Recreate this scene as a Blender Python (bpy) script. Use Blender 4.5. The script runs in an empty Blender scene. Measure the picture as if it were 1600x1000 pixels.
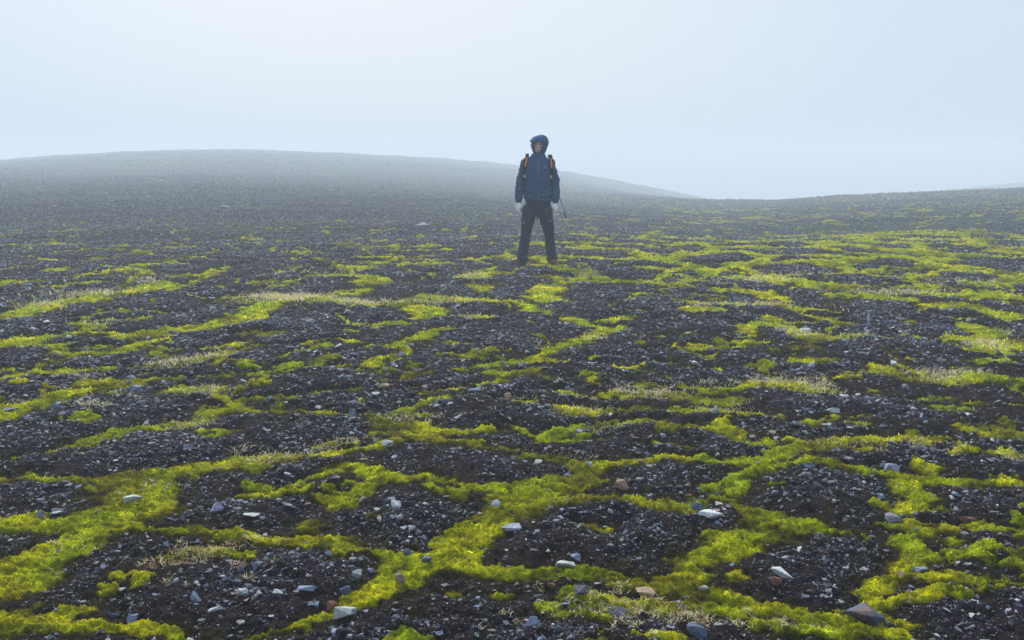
import bpy, bmesh, math, random
import numpy as np
from mathutils import Vector, Matrix

random.seed(7)
rng = np.random.default_rng(7)
sc = bpy.context.scene
R = math.radians

# ------------------------------------------------------------------ camera
F_PX, H_CAM, V_HOR = 1600 * 35 / 36.0, 1.6, 237.0
PITCH = math.atan((500 - V_HOR) / F_PX)
cam_d = bpy.data.cameras.new('camera')
cam_d.lens = 35; cam_d.sensor_width = 36; cam_d.clip_start = 0.05; cam_d.clip_end = 3000
cam = bpy.data.objects.new('camera', cam_d)
sc.collection.objects.link(cam)
cam.location = (0, 0, H_CAM)
cam.rotation_euler = (R(90) - PITCH, 0, 0)
sc.camera = cam

# ------------------------------------------------------------------ sky, sun, exposure
SUN_EL, SUN_AZ = R(33), R(-16)          # ahead of the camera, a little to the left
w = bpy.data.worlds.new('World'); sc.world = w; w.use_nodes = True
nt = w.node_tree; nt.nodes.clear()
out = nt.nodes.new('ShaderNodeOutputWorld')
bg = nt.nodes.new('ShaderNodeBackground'); bg.inputs['Strength'].default_value = 0.1
sky = nt.nodes.new('ShaderNodeTexSky'); sky.sky_type = 'NISHITA'; sky.sun_disc = False
sky.sun_elevation = SUN_EL; sky.sun_rotation = SUN_AZ
sky.dust_density = 6.0; sky.air_density = 1.0
# overcast: the sky texture seen through a cloud layer that evens it out
mixn = nt.nodes.new('ShaderNodeMixRGB'); mixn.inputs[0].default_value = 0.97
tc = nt.nodes.new('ShaderNodeTexCoord')
dot = nt.nodes.new('ShaderNodeVectorMath'); dot.operation = 'DOT_PRODUCT'
ga = R(-3); ge = R(7)
dot.inputs[1].default_value = (math.sin(ga) * math.cos(ge), math.cos(ga) * math.cos(ge), math.sin(ge))
cr = nt.nodes.new('ShaderNodeValToRGB')
cr.color_ramp.elements[0].position = 0.0; cr.color_ramp.elements[0].color = (2.4, 2.95, 3.85, 1)
cr.color_ramp.elements[1].position = 1.0; cr.color_ramp.elements[1].color = (3.12, 3.50, 3.92, 1)
e = cr.color_ramp.elements.new(0.91); e.color = (2.74, 3.28, 4.0, 1)
nt.links.new(tc.outputs['Generated'], dot.inputs[0])
nt.links.new(dot.outputs['Value'], cr.inputs[0])
nt.links.new(sky.outputs[0], mixn.inputs[1])
nt.links.new(cr.outputs[0], mixn.inputs[2])
nt.links.new(mixn.outputs[0], bg.inputs['Color'])
nt.links.new(bg.outputs[0], out.inputs[0])

sun_d = bpy.data.lights.new('sun', 'SUN'); sun_d.energy = 2.3; sun_d.angle = R(24)
sun_d.color = (1.0, 0.96, 0.88)
sun = bpy.data.objects.new('sun', sun_d); sc.collection.objects.link(sun)
sdir = Vector((math.sin(SUN_AZ) * math.cos(SUN_EL), math.cos(SUN_AZ) * math.cos(SUN_EL), math.sin(SUN_EL)))
sun.rotation_euler = sdir.to_track_quat('Z', 'Y').to_euler()

sc.view_settings.view_transform = 'Standard'; sc.view_settings.look = 'None'
sc.view_settings.exposure = 1.2; sc.view_settings.gamma = 1.0
sc.render.engine = 'CYCLES'
cy = sc.cycles
cy.use_denoising = True
cy.max_bounces = 6; cy.diffuse_bounces = 2; cy.glossy_bounces = 2; cy.transmission_bounces = 3
cy.volume_bounces = 1; cy.transparent_max_bounces = 6
cy.use_adaptive_sampling = False

# ------------------------------------------------------------------ helpers
col = sc.collection
CAMP = Vector((0, 0, H_CAM))


def link(name, me, mat=None, parent=None):
    o = bpy.data.objects.new(name, me); col.objects.link(o)
    if mat is not None and me is not None:
        me.materials.clear(); me.materials.append(mat)
    if parent is not None: o.parent = parent
    return o


def tag(o, label=None, cat=None, group=None, kind=None):
    if label: o['label'] = label
    if cat: o['category'] = cat
    if group: o['group'] = group
    if kind: o['kind'] = kind
    return o


def np_mesh(name, verts, faces, attrs=None, smooth=True):
    """faces: (n,3) or (n,4) int array; attrs: {name: float array or (n,3) colour array} per vertex"""
    me = bpy.data.meshes.new(name)
    nv, nf, k = len(verts), len(faces), faces.shape[1]
    me.vertices.add(nv); me.vertices.foreach_set('co', np.ascontiguousarray(verts, np.float32).ravel())
    me.loops.add(nf * k); me.loops.foreach_set('vertex_index', np.ascontiguousarray(faces, np.int32).ravel())
    me.polygons.add(nf)
    me.polygons.foreach_set('loop_start', np.arange(0, nf * k, k, dtype=np.int32))
    me.polygons.foreach_set('use_smooth', np.full(nf, smooth, bool))
    me.update(calc_edges=True)
    for an, av in (attrs or {}).items():
        if av.ndim == 1:
            a = me.attributes.new(an, 'FLOAT', 'POINT'); a.data.foreach_set('value', av.astype(np.float32))
        else:
            a = me.attributes.new(an, 'FLOAT_COLOR', 'POINT')
            c = np.ones((nv, 4), np.float32); c[:, :3] = av
            a.data.foreach_set('color', c.ravel())
    return me


def _hash(ix, iy, s):
    h = (ix.astype(np.int64) * 374761393 + iy.astype(np.int64) * 668265263 + s * 974634777) & 0xffffffff
    h = ((h ^ (h >> 13)) * 1274126177) & 0xffffffff
    h = ((h ^ (h >> 16)) * 2246822519) & 0xffffffff
    return ((h ^ (h >> 15)) & 0xffffff) / float(0xffffff)


def vnoise(x, y, s=0):
    ix = np.floor(x); iy = np.floor(y); fx = x - ix; fy = y - iy
    fx = fx * fx * fx * (fx * (fx * 6 - 15) + 10); fy = fy * fy * fy * (fy * (fy * 6 - 15) + 10)
    a = _hash(ix, iy, s); b = _hash(ix + 1, iy, s); c = _hash(ix, iy + 1, s); d = _hash(ix + 1, iy + 1, s)
    return (a + (b - a) * fx + (c - a) * fy + (a - b - c + d) * fx * fy) * 2 - 1


def fbm(x, y, scale, octv=4, s=0, gain=0.5):
    t = 0; a = 1; n = 0; f = 1.0 / scale
    for k in range(octv):
        ca, sa = math.cos(k * 1.3 + .4), math.sin(k * 1.3 + .4)
        t = t + a * vnoise((x * ca - y * sa) * f + 17.3 * k, (x * sa + y * ca) * f - 9.1 * k, s + k)
        n += a; a *= gain; f *= 2.03
    return t / n


def worley(x, y, scale, s=0):
    X = x / scale; Y = y / scale; ix = np.floor(X); iy = np.floor(Y)
    f1 = np.full(X.shape, 9.0); f2 = np.full(X.shape, 9.0)
    for dx in (-1, 0, 1):
        for dy in (-1, 0, 1):
            cx = ix + dx; cyy = iy + dy
            d = np.hypot(cx + _hash(cx, cyy, s) - X, cyy + _hash(cx, cyy, s + 91) - Y)
            m = d < f1
            f2 = np.where(m, f1, np.minimum(f2, d)); f1 = np.where(m, d, f1)
    return f1, f2


def sstep(a, b, x):
    t = np.clip((x - a) / (b - a), 0, 1); return t * t * (3 - 2 * t)


def pix_ray(u, v):
    c, s = math.cos(PITCH), math.sin(PITCH)
    a = (u - 800) / F_PX; b = -(v - 500) / F_PX
    return np.array([a, c + b * s, -s + b * c])


def flat_at(u, v):
    d = pix_ray(u, v); t = -H_CAM / d[2]
    return d[0] * t, d[1] * t


# ------------------------------------------------------------------ terrain: one sheet on a fan-shaped grid
def build_rows():
    r = [0.25]
    while r[-1] < 420:
        q = r[-1]
        st = 0.10 if q < 1.8 else 0.012 if q < 2.5 else 0.0024 if q < 20 else 0.0042 if q < 115 else 0.007 if q < 320 else .05
        r.append(q * (1 + st))
    return np.array(r)


rows = build_rows()
fine = np.arange(-0.60, 0.6001, 0.00135)
cr_, step = [], 0.00135
a = 0.60
while a < math.pi - 0.05:
    step = min(step * 1.25, 0.06); a += step; cr_.append(a)
cr_ = [q for q in cr_ if q < math.pi - 0.02]
cols = np.concatenate([-np.array(cr_[::-1]), fine, np.array(cr_)])
NR, NC = len(rows), len(cols)
RR, AA = np.meshgrid(rows, cols, indexing='ij')
GX = RR * np.sin(AA); GY = RR * np.cos(AA)


def ridge(pts, az):
    A = []; T = []
    for u, v in pts:
        d = pix_ray(u, v); A.append(math.atan2(d[0], d[1])); T.append(d[2] / math.hypot(d[0], d[1]))
    return np.interp(az, A, T)


def smooth_az(f, az):
    k = 25; kern = np.hanning(k); kern /= kern.sum()
    p = np.pad(f, k // 2, mode='edge'); return np.convolve(p, kern, 'valid')


azs = cols
t1 = ridge([(-500, 285), (0, 277), (300, 272), (600, 281), (800, 292), (900, 300), (1000, 307), (1130, 315), (1200, 314.5),
            (1300, 308), (1400, 303), (1500, 298), (1600, 294.5), (2000, 285)], azs)
t2 = ridge([(-600, 285), (-200, 262), (0, 250), (100, 243), (200, 237.5), (270, 235), (340, 234), (420, 235), (500, 238), (600, 243), (700, 249),
            (800, 258), (850, 264), (900, 271), (950, 280), (1000, 289), (1060, 301), (1130, 316), (1250, 336), (1400, 334), (2000, 325)], azs)
t3 = ridge([(-600, 400), (1250, 345), (1400, 310), (1480, 298), (1540, 290), (1600, 285), (1750, 276), (2000, 268)], azs)
t1, t2, t3 = (smooth_az(t, azs) for t in (t1, t2, t3))
azx = np.interp(azs, [pix_ray(u, 300)[0] / pix_ray(u, 300)[1] for u in (0, 800, 1600)], [0, 800, 1600])
R1 = 92 + 14 * sstep(500, 1000, azx); R2 = 190 + 50 * sstep(350, 1050, azx)
z1_ = H_CAM + t1 * R1; z2_ = H_CAM + t2 * R2; z3_ = np.maximum(H_CAM + t3 * R2 * 1.3, z2_ - 4)
dip = sstep(780, 1100, azx) * 0.9
ZB = np.empty((NR, NC))
for j_ in range(NC):
    a1, a2 = R1[j_], R2[j_]
    kx = np.array([0, 8, 14, 28, a1, (a1 + a2) / 2, a2, a2 * 1.3, a2 * 1.3 + 50, a2 * 1.3 + 120, 700.0])
    kv = np.array([0, 0, 0, z1_[j_] * .16 - .05, z1_[j_], (z1_[j_] + z2_[j_]) / 2 - dip[j_], z2_[j_], z3_[j_], z3_[j_] - 4, z3_[j_] - 12, z3_[j_] - 40])
    dk = np.diff(kx); sl = np.diff(kv) / dk; mm = np.zeros(len(kx)); mm[-1] = sl[-1]
    for i in range(1, len(kx) - 1):
        if sl[i - 1] * sl[i] > 0:
            w1 = 2 * dk[i] + dk[i - 1]; w2 = dk[i] + 2 * dk[i - 1]; mm[i] = (w1 + w2) / (w1 / sl[i - 1] + w2 / sl[i])
    idx = np.clip(np.searchsorted(kx, rows, 'right') - 1, 0, len(kx) - 2)
    hh = dk[idx]; tt = (rows - kx[idx]) / hh
    ZB[:, j_] = ((2 * tt**3 - 3 * tt**2 + 1) * kv[idx] + (tt**3 - 2 * tt**2 + tt) * hh * mm[idx]
                 + (-2 * tt**3 + 3 * tt**2) * kv[idx + 1] + (tt**3 - tt**2) * hh * mm[idx + 1])

# moss strips: each point is (u, v, t) with t the half thickness; laid out on the ground in metres below
STRIPS = [
 # near left
 [(-40,746,7),(0,747,6),(78,753,6),(156,758,9),(219,750,12),(281,741,12),(344,734,12),(406,725,12),(462,722,10),(510,713,8),(570,708,7),(595,698,5)],
 [(219,755,15),(219,772,26),(234,794,18),(188,818,18),(140,822,18),(78,825,16),(30,818,13),(-30,815,12)],
 [(188,835,10),(250,836,7),(312,833,8),(360,840,10),(406,844,12),(470,842,12),(500,838,12),(540,852,12),(587,862,8),(630,872,12)],
 [(188,830,12),(140,840,16),(110,860,18),(80,875,20),(42,890,20),(-20,900,22)],
 [(90,890,14),(40,915,15),(-20,930,14)],
 [(-30,985,20),(20,975,20),(60,965,20),(110,970,15),(150,978,12),(200,985,9),(250,993,8),(300,1003,8),(340,1030,20)],
 [(378,775,6),(437,768,7),(494,750,5),(531,738,8),(587,741,12),(620,752,12),(665,752,8),(712,759,7),(753,769,6),(806,775,14)],
 [(270,872,5),(300,865,7),(340,862,9),(370,868,5)],
 [(110,775,3),(150,772,4)], [(95,792,3),(115,788,3)],
 [(160,948,5),(120,942,5)],
 # near centre
 [(545,782,5),(572,772,8),(590,762,6)], [(515,800,5),(545,793,5)], [(465,822,5),(500,826,4)],
 [(900,750,10),(869,760,13),(822,775,16),(800,795,20),(790,810,16),(760,822,10)],
 [(770,828,14),(745,842,22),(715,858,24),(670,877,26),(625,895,22),(640,905,14),(600,922,20),(575,938,15),(545,948,10)],
 [(712,880,20),(775,890,17),(837,898,13),(890,900,12),(926,908,9),(980,915,12),(1030,915,20)],
 [(775,935,7),(800,938,6)], [(690,925,3),(700,924,2)],
 [(380,1003,8),(400,997,8),(447,988,9),(480,978,11),(512,965,11),(525,955,7)],
 [(800,712,5),(845,718,5),(890,727,5),(912,735,8),(935,727,8),(995,727,7),(1055,725,6),(1100,722,5),(1160,727,7),(1200,725,8)],
 [(740,700,6),(790,710,5),(810,713,4)],
 [(908,748,15),(860,763,18),(824,781,20),(809,799,18),(798,810,10)],
 [(860,784,8),(926,778,8),(968,780,7),(1010,788,9),(1040,790,9),(1070,793,8),(1100,784,6),(1140,782,6)],
 [(1095,762,6),(1130,762,9),(1145,755,8),(1120,772,8)], [(1140,745,10),(1200,738,10)],
 [(1140,784,5),(1165,797,8),(1184,811,12),(1190,829,15),(1165,848,15),(1130,860,16),(1095,870,13),(1065,880,14),(1085,893,12),(1045,905,17)],
 [(890,935,12),(935,950,16),(980,955,16),(1040,955,18),(1100,955,16),(1160,960,14),(1230,955,10),(1275,965,12),(1310,972,12)],
 [(1075,925,14),(1120,935,13),(1165,943,13),(1200,948,11)], [(1145,895,7),(1155,897,5)],
 [(870,963,12),(920,975,9),(960,985,6)], [(915,830,5),(940,833,6)],
 # near right
 [(1200,718,9),(1245,706,8),(1290,702,6)],
 [(1195,728,7),(1260,723,8),(1305,728,9),(1335,738,11),(1380,745,10),(1440,757,12),(1500,757,9),(1545,755,8),(1640,762,9)],
 [(1555,709,4),(1580,715,7),(1640,720,10)],
 [(1425,768,12),(1430,780,11),(1432,792,9),(1420,800,6)], [(1395,805,4),(1440,806,4),(1470,804,3)],
 [(1200,808,9),(1225,818,13),(1265,817,8),(1280,822,6)], [(1200,835,8),(1240,844,4)],
 [(1275,829,4),(1335,830,4),(1380,828,7),(1425,835,13),(1455,837,8),(1500,831,5),(1545,833,5),(1640,838,4)],
 [(1410,850,11),(1425,868,13),(1410,886,16),(1385,905,15),(1362,925,13),(1356,945,11)],
 [(1425,908,11),(1470,905,10),(1500,918,6),(1545,922,4),(1585,917,4)], [(1465,850,7)],
 [(1380,972,11),(1410,978,9)], [(1190,985,12),(1290,992,13),(1380,990,11),(1430,1010,10)],
 [(1595,905,5),(1640,905,5)],
 # middle left
 [(-30,545,9),(0,540,9),(25,538,8),(62,531,5),(110,525,4),(147,517,3)],
 [(-20,505,3),(31,497,4),(62,485,7),(110,472,6),(172,462,6),(219,456,5),(245,446,6)],
 [(103,448,2),(165,443,3)], [(-20,446,4),(45,444,3)], [(150,428,2),(205,423,2.5)], [(230,414,2),(300,413,2)], [(285,433,2),(340,427,2)],
 [(402,443,3),(430,441,3),(455,444,2)], [(330,432,1.5),(270,458,1.5),(300,459,1.5)],
 [(150,559,5),(187,550,5),(219,541,5),(250,534,4)],
 [(205,526,7),(237,522,6),(281,519,3),(331,516,3),(360,505,8),(400,494,7),(406,482,7),(437,471,6)],
 [(375,470,5),(437,465,6),(500,467,7),(547,474,4),(594,476,4),(650,475,8),(672,467,8),(734,472,8),(790,473,3)],
 [(345,545,2),(362,543,4),(387,536,3)], [(380,522,2),(410,526,5),(430,522,3)],
 [(243,573,5),(281,570,6),(312,563,7),(353,556,6)], [(431,560,3),(469,550,4),(500,543,4)],
 [(-20,582,4),(45,579,3)], [(-20,600,6),(31,592,5),(50,589,2)], [(80,587,3),(134,583,5),(190,577,3)],
 [(140,603,7),(172,600,9),(200,603,8),(230,592,6),(265,594,4)], [(305,592,3),(360,589,3)],
 [(395,588,5),(422,586,4)], [(444,580,3),(500,578,3)],
 [(-20,655,8),(20,640,10),(62,632,8),(94,620,7),(140,613,6),(190,609,5)],
 [(250,616,4),(290,612,8),(334,608,6),(345,623,3)],
 [(306,658,6),(328,647,9),(375,641,9),(422,647,7),(462,647,4),(500,653,5)],
 [(375,634,5),(422,625,6),(469,619,5),(500,615,4),(562,611,3)],
 [(85,708,3),(110,704,5),(140,697,9),(165,683,10),(190,677,9),(235,669,7),(281,665,7),(312,660,6)],
 [(306,676,4),(350,678,5),(325,685,4)], [(120,665,3),(145,666,2)], [(425,665,4)], [(20,718,3),(5,722,4)],
 [(270,560,3),(130,508,2),(200,503,3),(220,500,2)], [(160,548,2),(40,549,2),(66,550,2)],
 # middle centre
 [(500,432,4),(556,430,4)], [(545,419,2.5),(575,421,3)], [(570,443,4),(590,436,4)], [(531,459,3),(572,457,3)], [(637,412,2),(700,414,2)],
 [(712,434,4),(745,434,6),(775,428,4)], [(747,448,4),(757,457,4)],
 [(830,414,2),(862,419,3),(890,425,3.5),(922,431,4.5),(944,439,3)],
 [(920,436,4),(903,442,3),(880,447,2),(852,455,4.5),(846,467,6),(862,474,5),(890,475,2)], [(812,475,4),(825,487,5),(853,492,3)],
 [(640,488,6),(675,487,8),(640,497,3)], [(700,495,3),(760,500,4)], [(570,511,3),(605,508,4),(628,504,2)], [(525,520,2),(553,519,2)],
 [(672,519,3),(700,516,4),(731,516,3)],
 [(662,523,4),(650,529,6),(634,538,6),(622,545,5),(600,543,2)], [(622,545,4),(625,557,4),(594,566,7),(581,574,7),(600,584,5),(640,585,3)], [(525,577,2),(575,577,3)],
 [(694,537,3),(737,539,2)], [(768,547,3),(790,548,2)], [(690,556,2),(720,559,2)],
 [(740,575,3),(766,570,8),(812,568,9),(844,565,9),(875,568,5),(912,571,2)], [(766,585,7),(797,590,9),(830,585,6)],
 [(780,600,6),(762,605,5),(740,610,3),(690,615,2)], [(828,588,3),(860,592,2)],
 [(850,553,5),(875,544,6),(900,534,6),(922,522,4),(953,516,4),(931,511,4),(906,503,3),(868,500,2)], [(937,503,3),(978,499,3)], [(870,530,2)],
 [(837,615,4),(869,616,5),(906,620,3),(937,622,5),(969,618,7),(1000,616,8),(1056,625,8),(1112,630,10),(1150,621,6)],
 [(797,631,3),(831,634,4)], [(862,641,4),(900,645,10),(937,645,9),(1000,640,6),(1075,644,5),(1140,650,5),(1180,650,4),(1225,657,4),(1300,659,3),(1356,657,3)],
 [(837,682,9),(875,673,8),(922,669,6),(1000,669,6)], [(790,668,3),(810,675,3)], [(843,691,5),(906,684,5),(953,685,3)],
 [(500,650,4),(562,650,4),(610,648,5),(634,640,7),(662,631,8),(703,628,6)], [(625,652,5),(675,652,5)],
 [(594,660,6),(640,666,8),(672,675,8),(719,674,7),(770,675,5)], [(600,673,6),(650,682,7),(687,690,6),(735,694,8)],
 [(640,613,2),(690,616,3)], [(610,598,3)], [(500,697,5),(547,695,5),(587,691,4),(625,688,5)],
 [(953,573,3),(1000,585,3),(1030,593,2)],
 # middle right
 [(1000,604,4),(1075,606,3),(1150,606,4),(1206,600,7),(1240,604,10),(1290,608,6)], [(1195,587,2)],
 [(1090,549,4),(1124,544,4),(1161,539,4),(1185,538,2)], [(1161,531,3),(1163,511,5),(1195,510,5),(1240,517,6),(1280,530,6),(1337,527,4),(1410,527,2)],
 [(1030,568,4)], [(1165,577,3),(1195,580,2)], [(1258,563,7)],
 [(1285,582,2),(1337,586,2),(1375,578,5),(1395,588,6),(1450,597,6),(1487,598,9),(1545,595,6)], [(1490,583,3),(1540,588,4)], [(1562,602,3),(1620,604,4)],
 [(1500,507,3),(1525,514,7),(1545,523,5),(1515,535,5),(1545,545,10),(1575,538,6),(1620,552,3)], [(1543,567,7)],
 [(1443,481,3),(1487,480,5),(1545,488,6),(1580,500,4)], [(1461,463,5),(1506,460,3),(1545,462,6),(1592,472,3)], [(1545,450,4)],
 [(1085,486,6),(1112,487,5),(1150,490,3)], [(1070,475,3),(1130,477,3),(1225,479,3),(1270,485,5),(1300,489,3)],
 [(1127,456,4),(1187,457,4),(1225,470,4)], [(1310,462,3),(1356,464,4),(1387,470,4),(1425,473,3)],
 [(1127,437,3),(1187,436,4),(1232,441,5),(1270,448,4)], [(1350,430,3),(1400,427,3),(1450,423,3),(1620,436,3)],
 [(1205,417,3),(1255,414,3)], [(1285,414,4),(1320,424,4)], [(1400,503,2),(1430,505,3)], [(1030,501,2),(1070,502,2)],
 [(1415,625,3),(1480,625,3)], [(1480,643,6),(1530,645,5)], [(1500,667,6),(1545,678,12),(1630,680,12)], [(1590,620,5),(1640,620,5)], [(1500,633,2),(1600,634,2)],
 [(1090,676,5),(1120,675,7),(1160,687,6),(1195,697,5)], [(1035,700,5),(1075,704,4)], [(1000,729,5),(1056,725,5),(1112,724,4)],
 [(1150,722,10),(1190,715,8),(1262,705,9),(1337,690,7),(1394,689,6),(1470,685,5)], [(1225,695,5),(1255,696,4)],
 [(1330,665,4),(1355,668,4)], [(985,420,2),(1040,424,2.5)], [(1000,445,4),(1045,448,2)], [(1000,464,3),(1020,462,2)],
 [(1400,450,2),(1450,447,2)],
 # beyond the walker
 [(880,362,1.6),(915,364,1.6)], [(860,377,1.3),(960,379,1.5)], [(855,384,1.2),(930,390,1.5)], [(640,393,1.3),(700,390,1.3)],
 [(515,378,1.6),(550,381,1.6)], [(600,385,1.3),(680,383,1.3)], [(560,402,1.6),(620,404,1.6)], [(440,395,1.2),(520,399,1.4)],
]
FIELD = np.full(GX.shape, -4.0)      # > 0 inside the moss, unit about 5 cm at 4 m
warp_a = np.clip(RR * 0.016, 0.03, 0.35)
WX = GX + warp_a * fbm(GX, GY, .30, 3, 11) + warp_a * .35 * fbm(GX, GY, .07, 2, 15)
WY = GY + warp_a * 1.3 * fbm(GX, GY, .30, 3, 13) + warp_a * .45 * fbm(GX, GY, .07, 2, 17)
near_s = (rows > 2.2) & (rows < 40)
for st in STRIPS:
    P = [(*flat_at(u, v), t) for u, v, t in st]
    q = []
    for x, y, t in P:
        d = math.hypot(x, y); q.append((x, y, max(t, 1.2) * d * d / (F_PX * H_CAM) * (0.90 if d < 5 else .64)))
    if len(q) == 1: q = [q[0], (q[0][0] + q[0][2], q[0][1], q[0][2] * .8)]
    for (x0, y0, w0), (x1, y1, w1) in zip(q[:-1], q[1:]):
        pad = max(w0, w1) * 2 + 0.5
        rmin = min(math.hypot(x0, y0), math.hypot(x1, y1)) - pad; rmax = max(math.hypot(x0, y0), math.hypot(x1, y1)) + pad
        i0, i1 = np.searchsorted(rows, [max(rmin, .3), rmax])
        a0, a1 = sorted((math.atan2(x0, y0), math.atan2(x1, y1))); pa = pad / max(rmin, 1.5)
        j0, j1 = np.searchsorted(cols, [a0 - pa, a1 + pa])
        X = WX[i0:i1, j0:j1]; Y = WY[i0:i1, j0:j1]
        L2 = (x1 - x0)**2 + (y1 - y0)**2
        t = np.clip(((X - x0) * (x1 - x0) + (Y - y0) * (y1 - y0)) / max(L2, 1e-9), 0, 1)
        dd = np.hypot(X - x0 - t * (x1 - x0), Y - y0 - t * (y1 - y0)); ww = w0 + (w1 - w0) * t
        u_ = 0.045 + 0.25 * ww
        FIELD[i0:i1, j0:j1] = np.maximum(FIELD[i0:i1, j0:j1], (ww - dd) / u_)
# far moss: polygon cracks, dense on the right, sparse on the left
f1, f2 = worley(GX + .5 * fbm(GX, GY, .9, 3, 31), GY * .8 + .7 * fbm(GX, GY, .9, 3, 33), 1.7, 5)
edge = (f2 - f1) * 1.7
azn = AA
dens = sstep(-.10, .18, azn) * .66 + .18
dens = dens * sstep(10.5, 15, RR) * (.52 - .20 * sstep(15, 38, RR))
reg = fbm(GX, GY, 6.0, 3, 41)
FAR = (dens * (.40 + .55 * reg) - edge) / .13 + fbm(GX, GY, .35, 3, 43) * .9
FAR = np.where((np.abs(azn) < 1.2) & (RR > 10.5) & (RR < 130), FAR, -4)
# small scraps of moss between the strips
SCR = (fbm(GX, GY, .22, 4, 51) - .43 + .22 * fbm(GX, GY, 2.2, 2, 53)) * 9
SCR = np.where(RR < 40, np.minimum(SCR, .9), -4) - 5 * sstep(7, 12, RR)
FIELD0 = np.maximum(FIELD, FAR)
# hair-thin veins of moss in the cracks between the mounds
g1, g2 = worley(GX + .35 * fbm(GX, GY, .6, 3, 36), GY * .85 + .45 * fbm(GX, GY, .6, 3, 37), 1.0, 9)
VEIN = (.05 - (g2 - g1)) / .05 + 2.0 * fbm(GX, GY, .5, 3, 38) - .58 + .5 * fbm(GX, GY, .1, 2, 39)
VEIN = np.where(RR < 24, np.minimum(VEIN, .9), -4) - 4 * sstep(8, 5.5, RR)
FIELD0 = np.maximum(FIELD0, VEIN)
FIELD = np.maximum(FIELD0, SCR)
FIELD = FIELD + .95 * fbm(GX, GY, .10, 4, 61, .68) * np.clip(1.3 - .02 * RR, .4, 1)
FIELD = np.clip(FIELD, -4, 4)

# micro relief: low mounds between the moss troughs, clods, grit
mound = sstep(.3, -3.0, FIELD0)
REL = 0.036 * mound * (1 + .5 * fbm(GX, GY, .8, 2, 71)) * sstep(60, 25, RR)
REL += .020 * fbm(GX, GY, .45, 3, 73)
REL += .10 * fbm(GX, GY, 3.5, 2, 75) * sstep(9, 22, RR)
clod = fbm(GX, GY, .055, 3, 77, .6)
soil = sstep(.8, -.3, FIELD)
REL += soil * (  .019 * clod + .012 * np.abs(fbm(GX, GY, .12, 3, 79)) + .009 * fbm(GX, GY, .022, 2, 78)) * sstep(30, 12, RR)
PX, PY = flat_at(839, 415); PX *= 1.008; PY *= 1.008
REL *= 1 - .9 * np.exp(-(np.hypot((GX - PX) / .55, (GY - PY) / .40))**4)
REL += (.16 * fbm(GX, GY, 4.0, 4, 76) + .2 * fbm(GX, GY, 22, 2, 70)) * sstep(50, 120, RR)
ZG = ZB + REL * np.where(RR < 1.2, .3, 1)
wk = np.exp(-(np.hypot((GX - PX) / .75, (GY - PY) / .50))**4)
ZG = ZG * (1 - wk) + (-.018 + REL) * wk
# the moss cushion lies on the ground where FIELD > -.25
cush = np.clip(FIELD + .25, 0, 2.2)
MH = -.005 + .018 * (1 - np.exp(-cush * 1.6))
lump = fbm(GX, GY, .085, 2, 81); lump2 = 1 - np.abs(fbm(GX, GY, .034, 2, 83, .6)) * 2.0
MH += np.clip(cush, 0, 1) * (.014 * lump + .015 * lump2) + .008 * np.clip(cush, 0, 1) * fbm(GX, GY, .016, 1, 85) * (RR < 9)
MH *= np.clip(RR / 9, 1, 2.5)
ZM = ZG + MH


def zlook(x, y, G):
    x = np.asarray(x, float); y = np.asarray(y, float)
    r = np.hypot(x, y); a = np.arctan2(x, y)
    i = np.clip(np.searchsorted(rows, r) - 1, 0, NR - 2); j = np.clip(np.searchsorted(cols, a) - 1, 0, NC - 2)
    fi = np.clip((r - rows[i]) / (rows[i + 1] - rows[i]), 0, 1); fj = np.clip((a - cols[j]) / (cols[j + 1] - cols[j]), 0, 1)
    return (G[i, j] * (1 - fi) * (1 - fj) + G[i + 1, j] * fi * (1 - fj) + G[i, j + 1] * (1 - fi) * fj + G[i + 1, j + 1] * fi * fj)


ZTOP = np.where(FIELD > -.25, np.maximum(ZM, ZG), ZG)


def at(u, v):
    """the point of the ground seen at a pixel of the 1600 px photograph"""
    d = pix_ray(u, v); t = np.exp(np.linspace(math.log(2), math.log(160), 2500))
    z = zlook(d[0] * t, d[1] * t, ZTOP); below = np.nonzero(H_CAM + d[2] * t < z)[0]
    k = t[below[0]] if len(below) else 85.0
    x, y = d[0] * k, d[1] * k
    return float(x), float(y), float(zlook(x, y, ZTOP))


PZ = float(zlook(PX, PY, ZTOP)) - .01

# ------------------------------------------------------------------ materials
def new_mat(name):
    mt = bpy.data.materials.new(name); mt.use_nodes = True
    n = mt.node_tree; b = n.nodes['Principled BSDF']
    return mt, n, b


def simple(name, rgb, rough=.7, scale=60, amt=.25, bump=.15, spec=.3):
    mt, n, b = new_mat(name)
    tx = n.nodes.new('ShaderNodeTexCoord'); no = n.nodes.new('ShaderNodeTexNoise')
    no.inputs['Scale'].default_value = scale; no.inputs['Detail'].default_value = 5
    n.links.new(tx.outputs['Object'], no.inputs['Vector'])
    mr = n.nodes.new('ShaderNodeMapRange'); mr.inputs['To Min'].default_value = 1 - amt; mr.inputs['To Max'].default_value = 1 + amt
    n.links.new(no.outputs['Fac'], mr.inputs['Value'])
    mx = n.nodes.new('ShaderNodeVectorMath'); mx.operation = 'SCALE'; mx.inputs[0].default_value = rgb
    n.links.new(mr.outputs[0], mx.inputs['Scale']); n.links.new(mx.outputs[0], b.inputs['Base Color'])
    bp = n.nodes.new('ShaderNodeBump'); bp.inputs['Strength'].default_value = bump; bp.inputs['Distance'].default_value = .01
    n.links.new(no.outputs['Fac'], bp.inputs['Height']); n.links.new(bp.outputs[0], b.inputs['Normal'])
    b.inputs['Roughness'].default_value = rough; b.inputs['Specular IOR Level'].default_value = spec
    return mt


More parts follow.
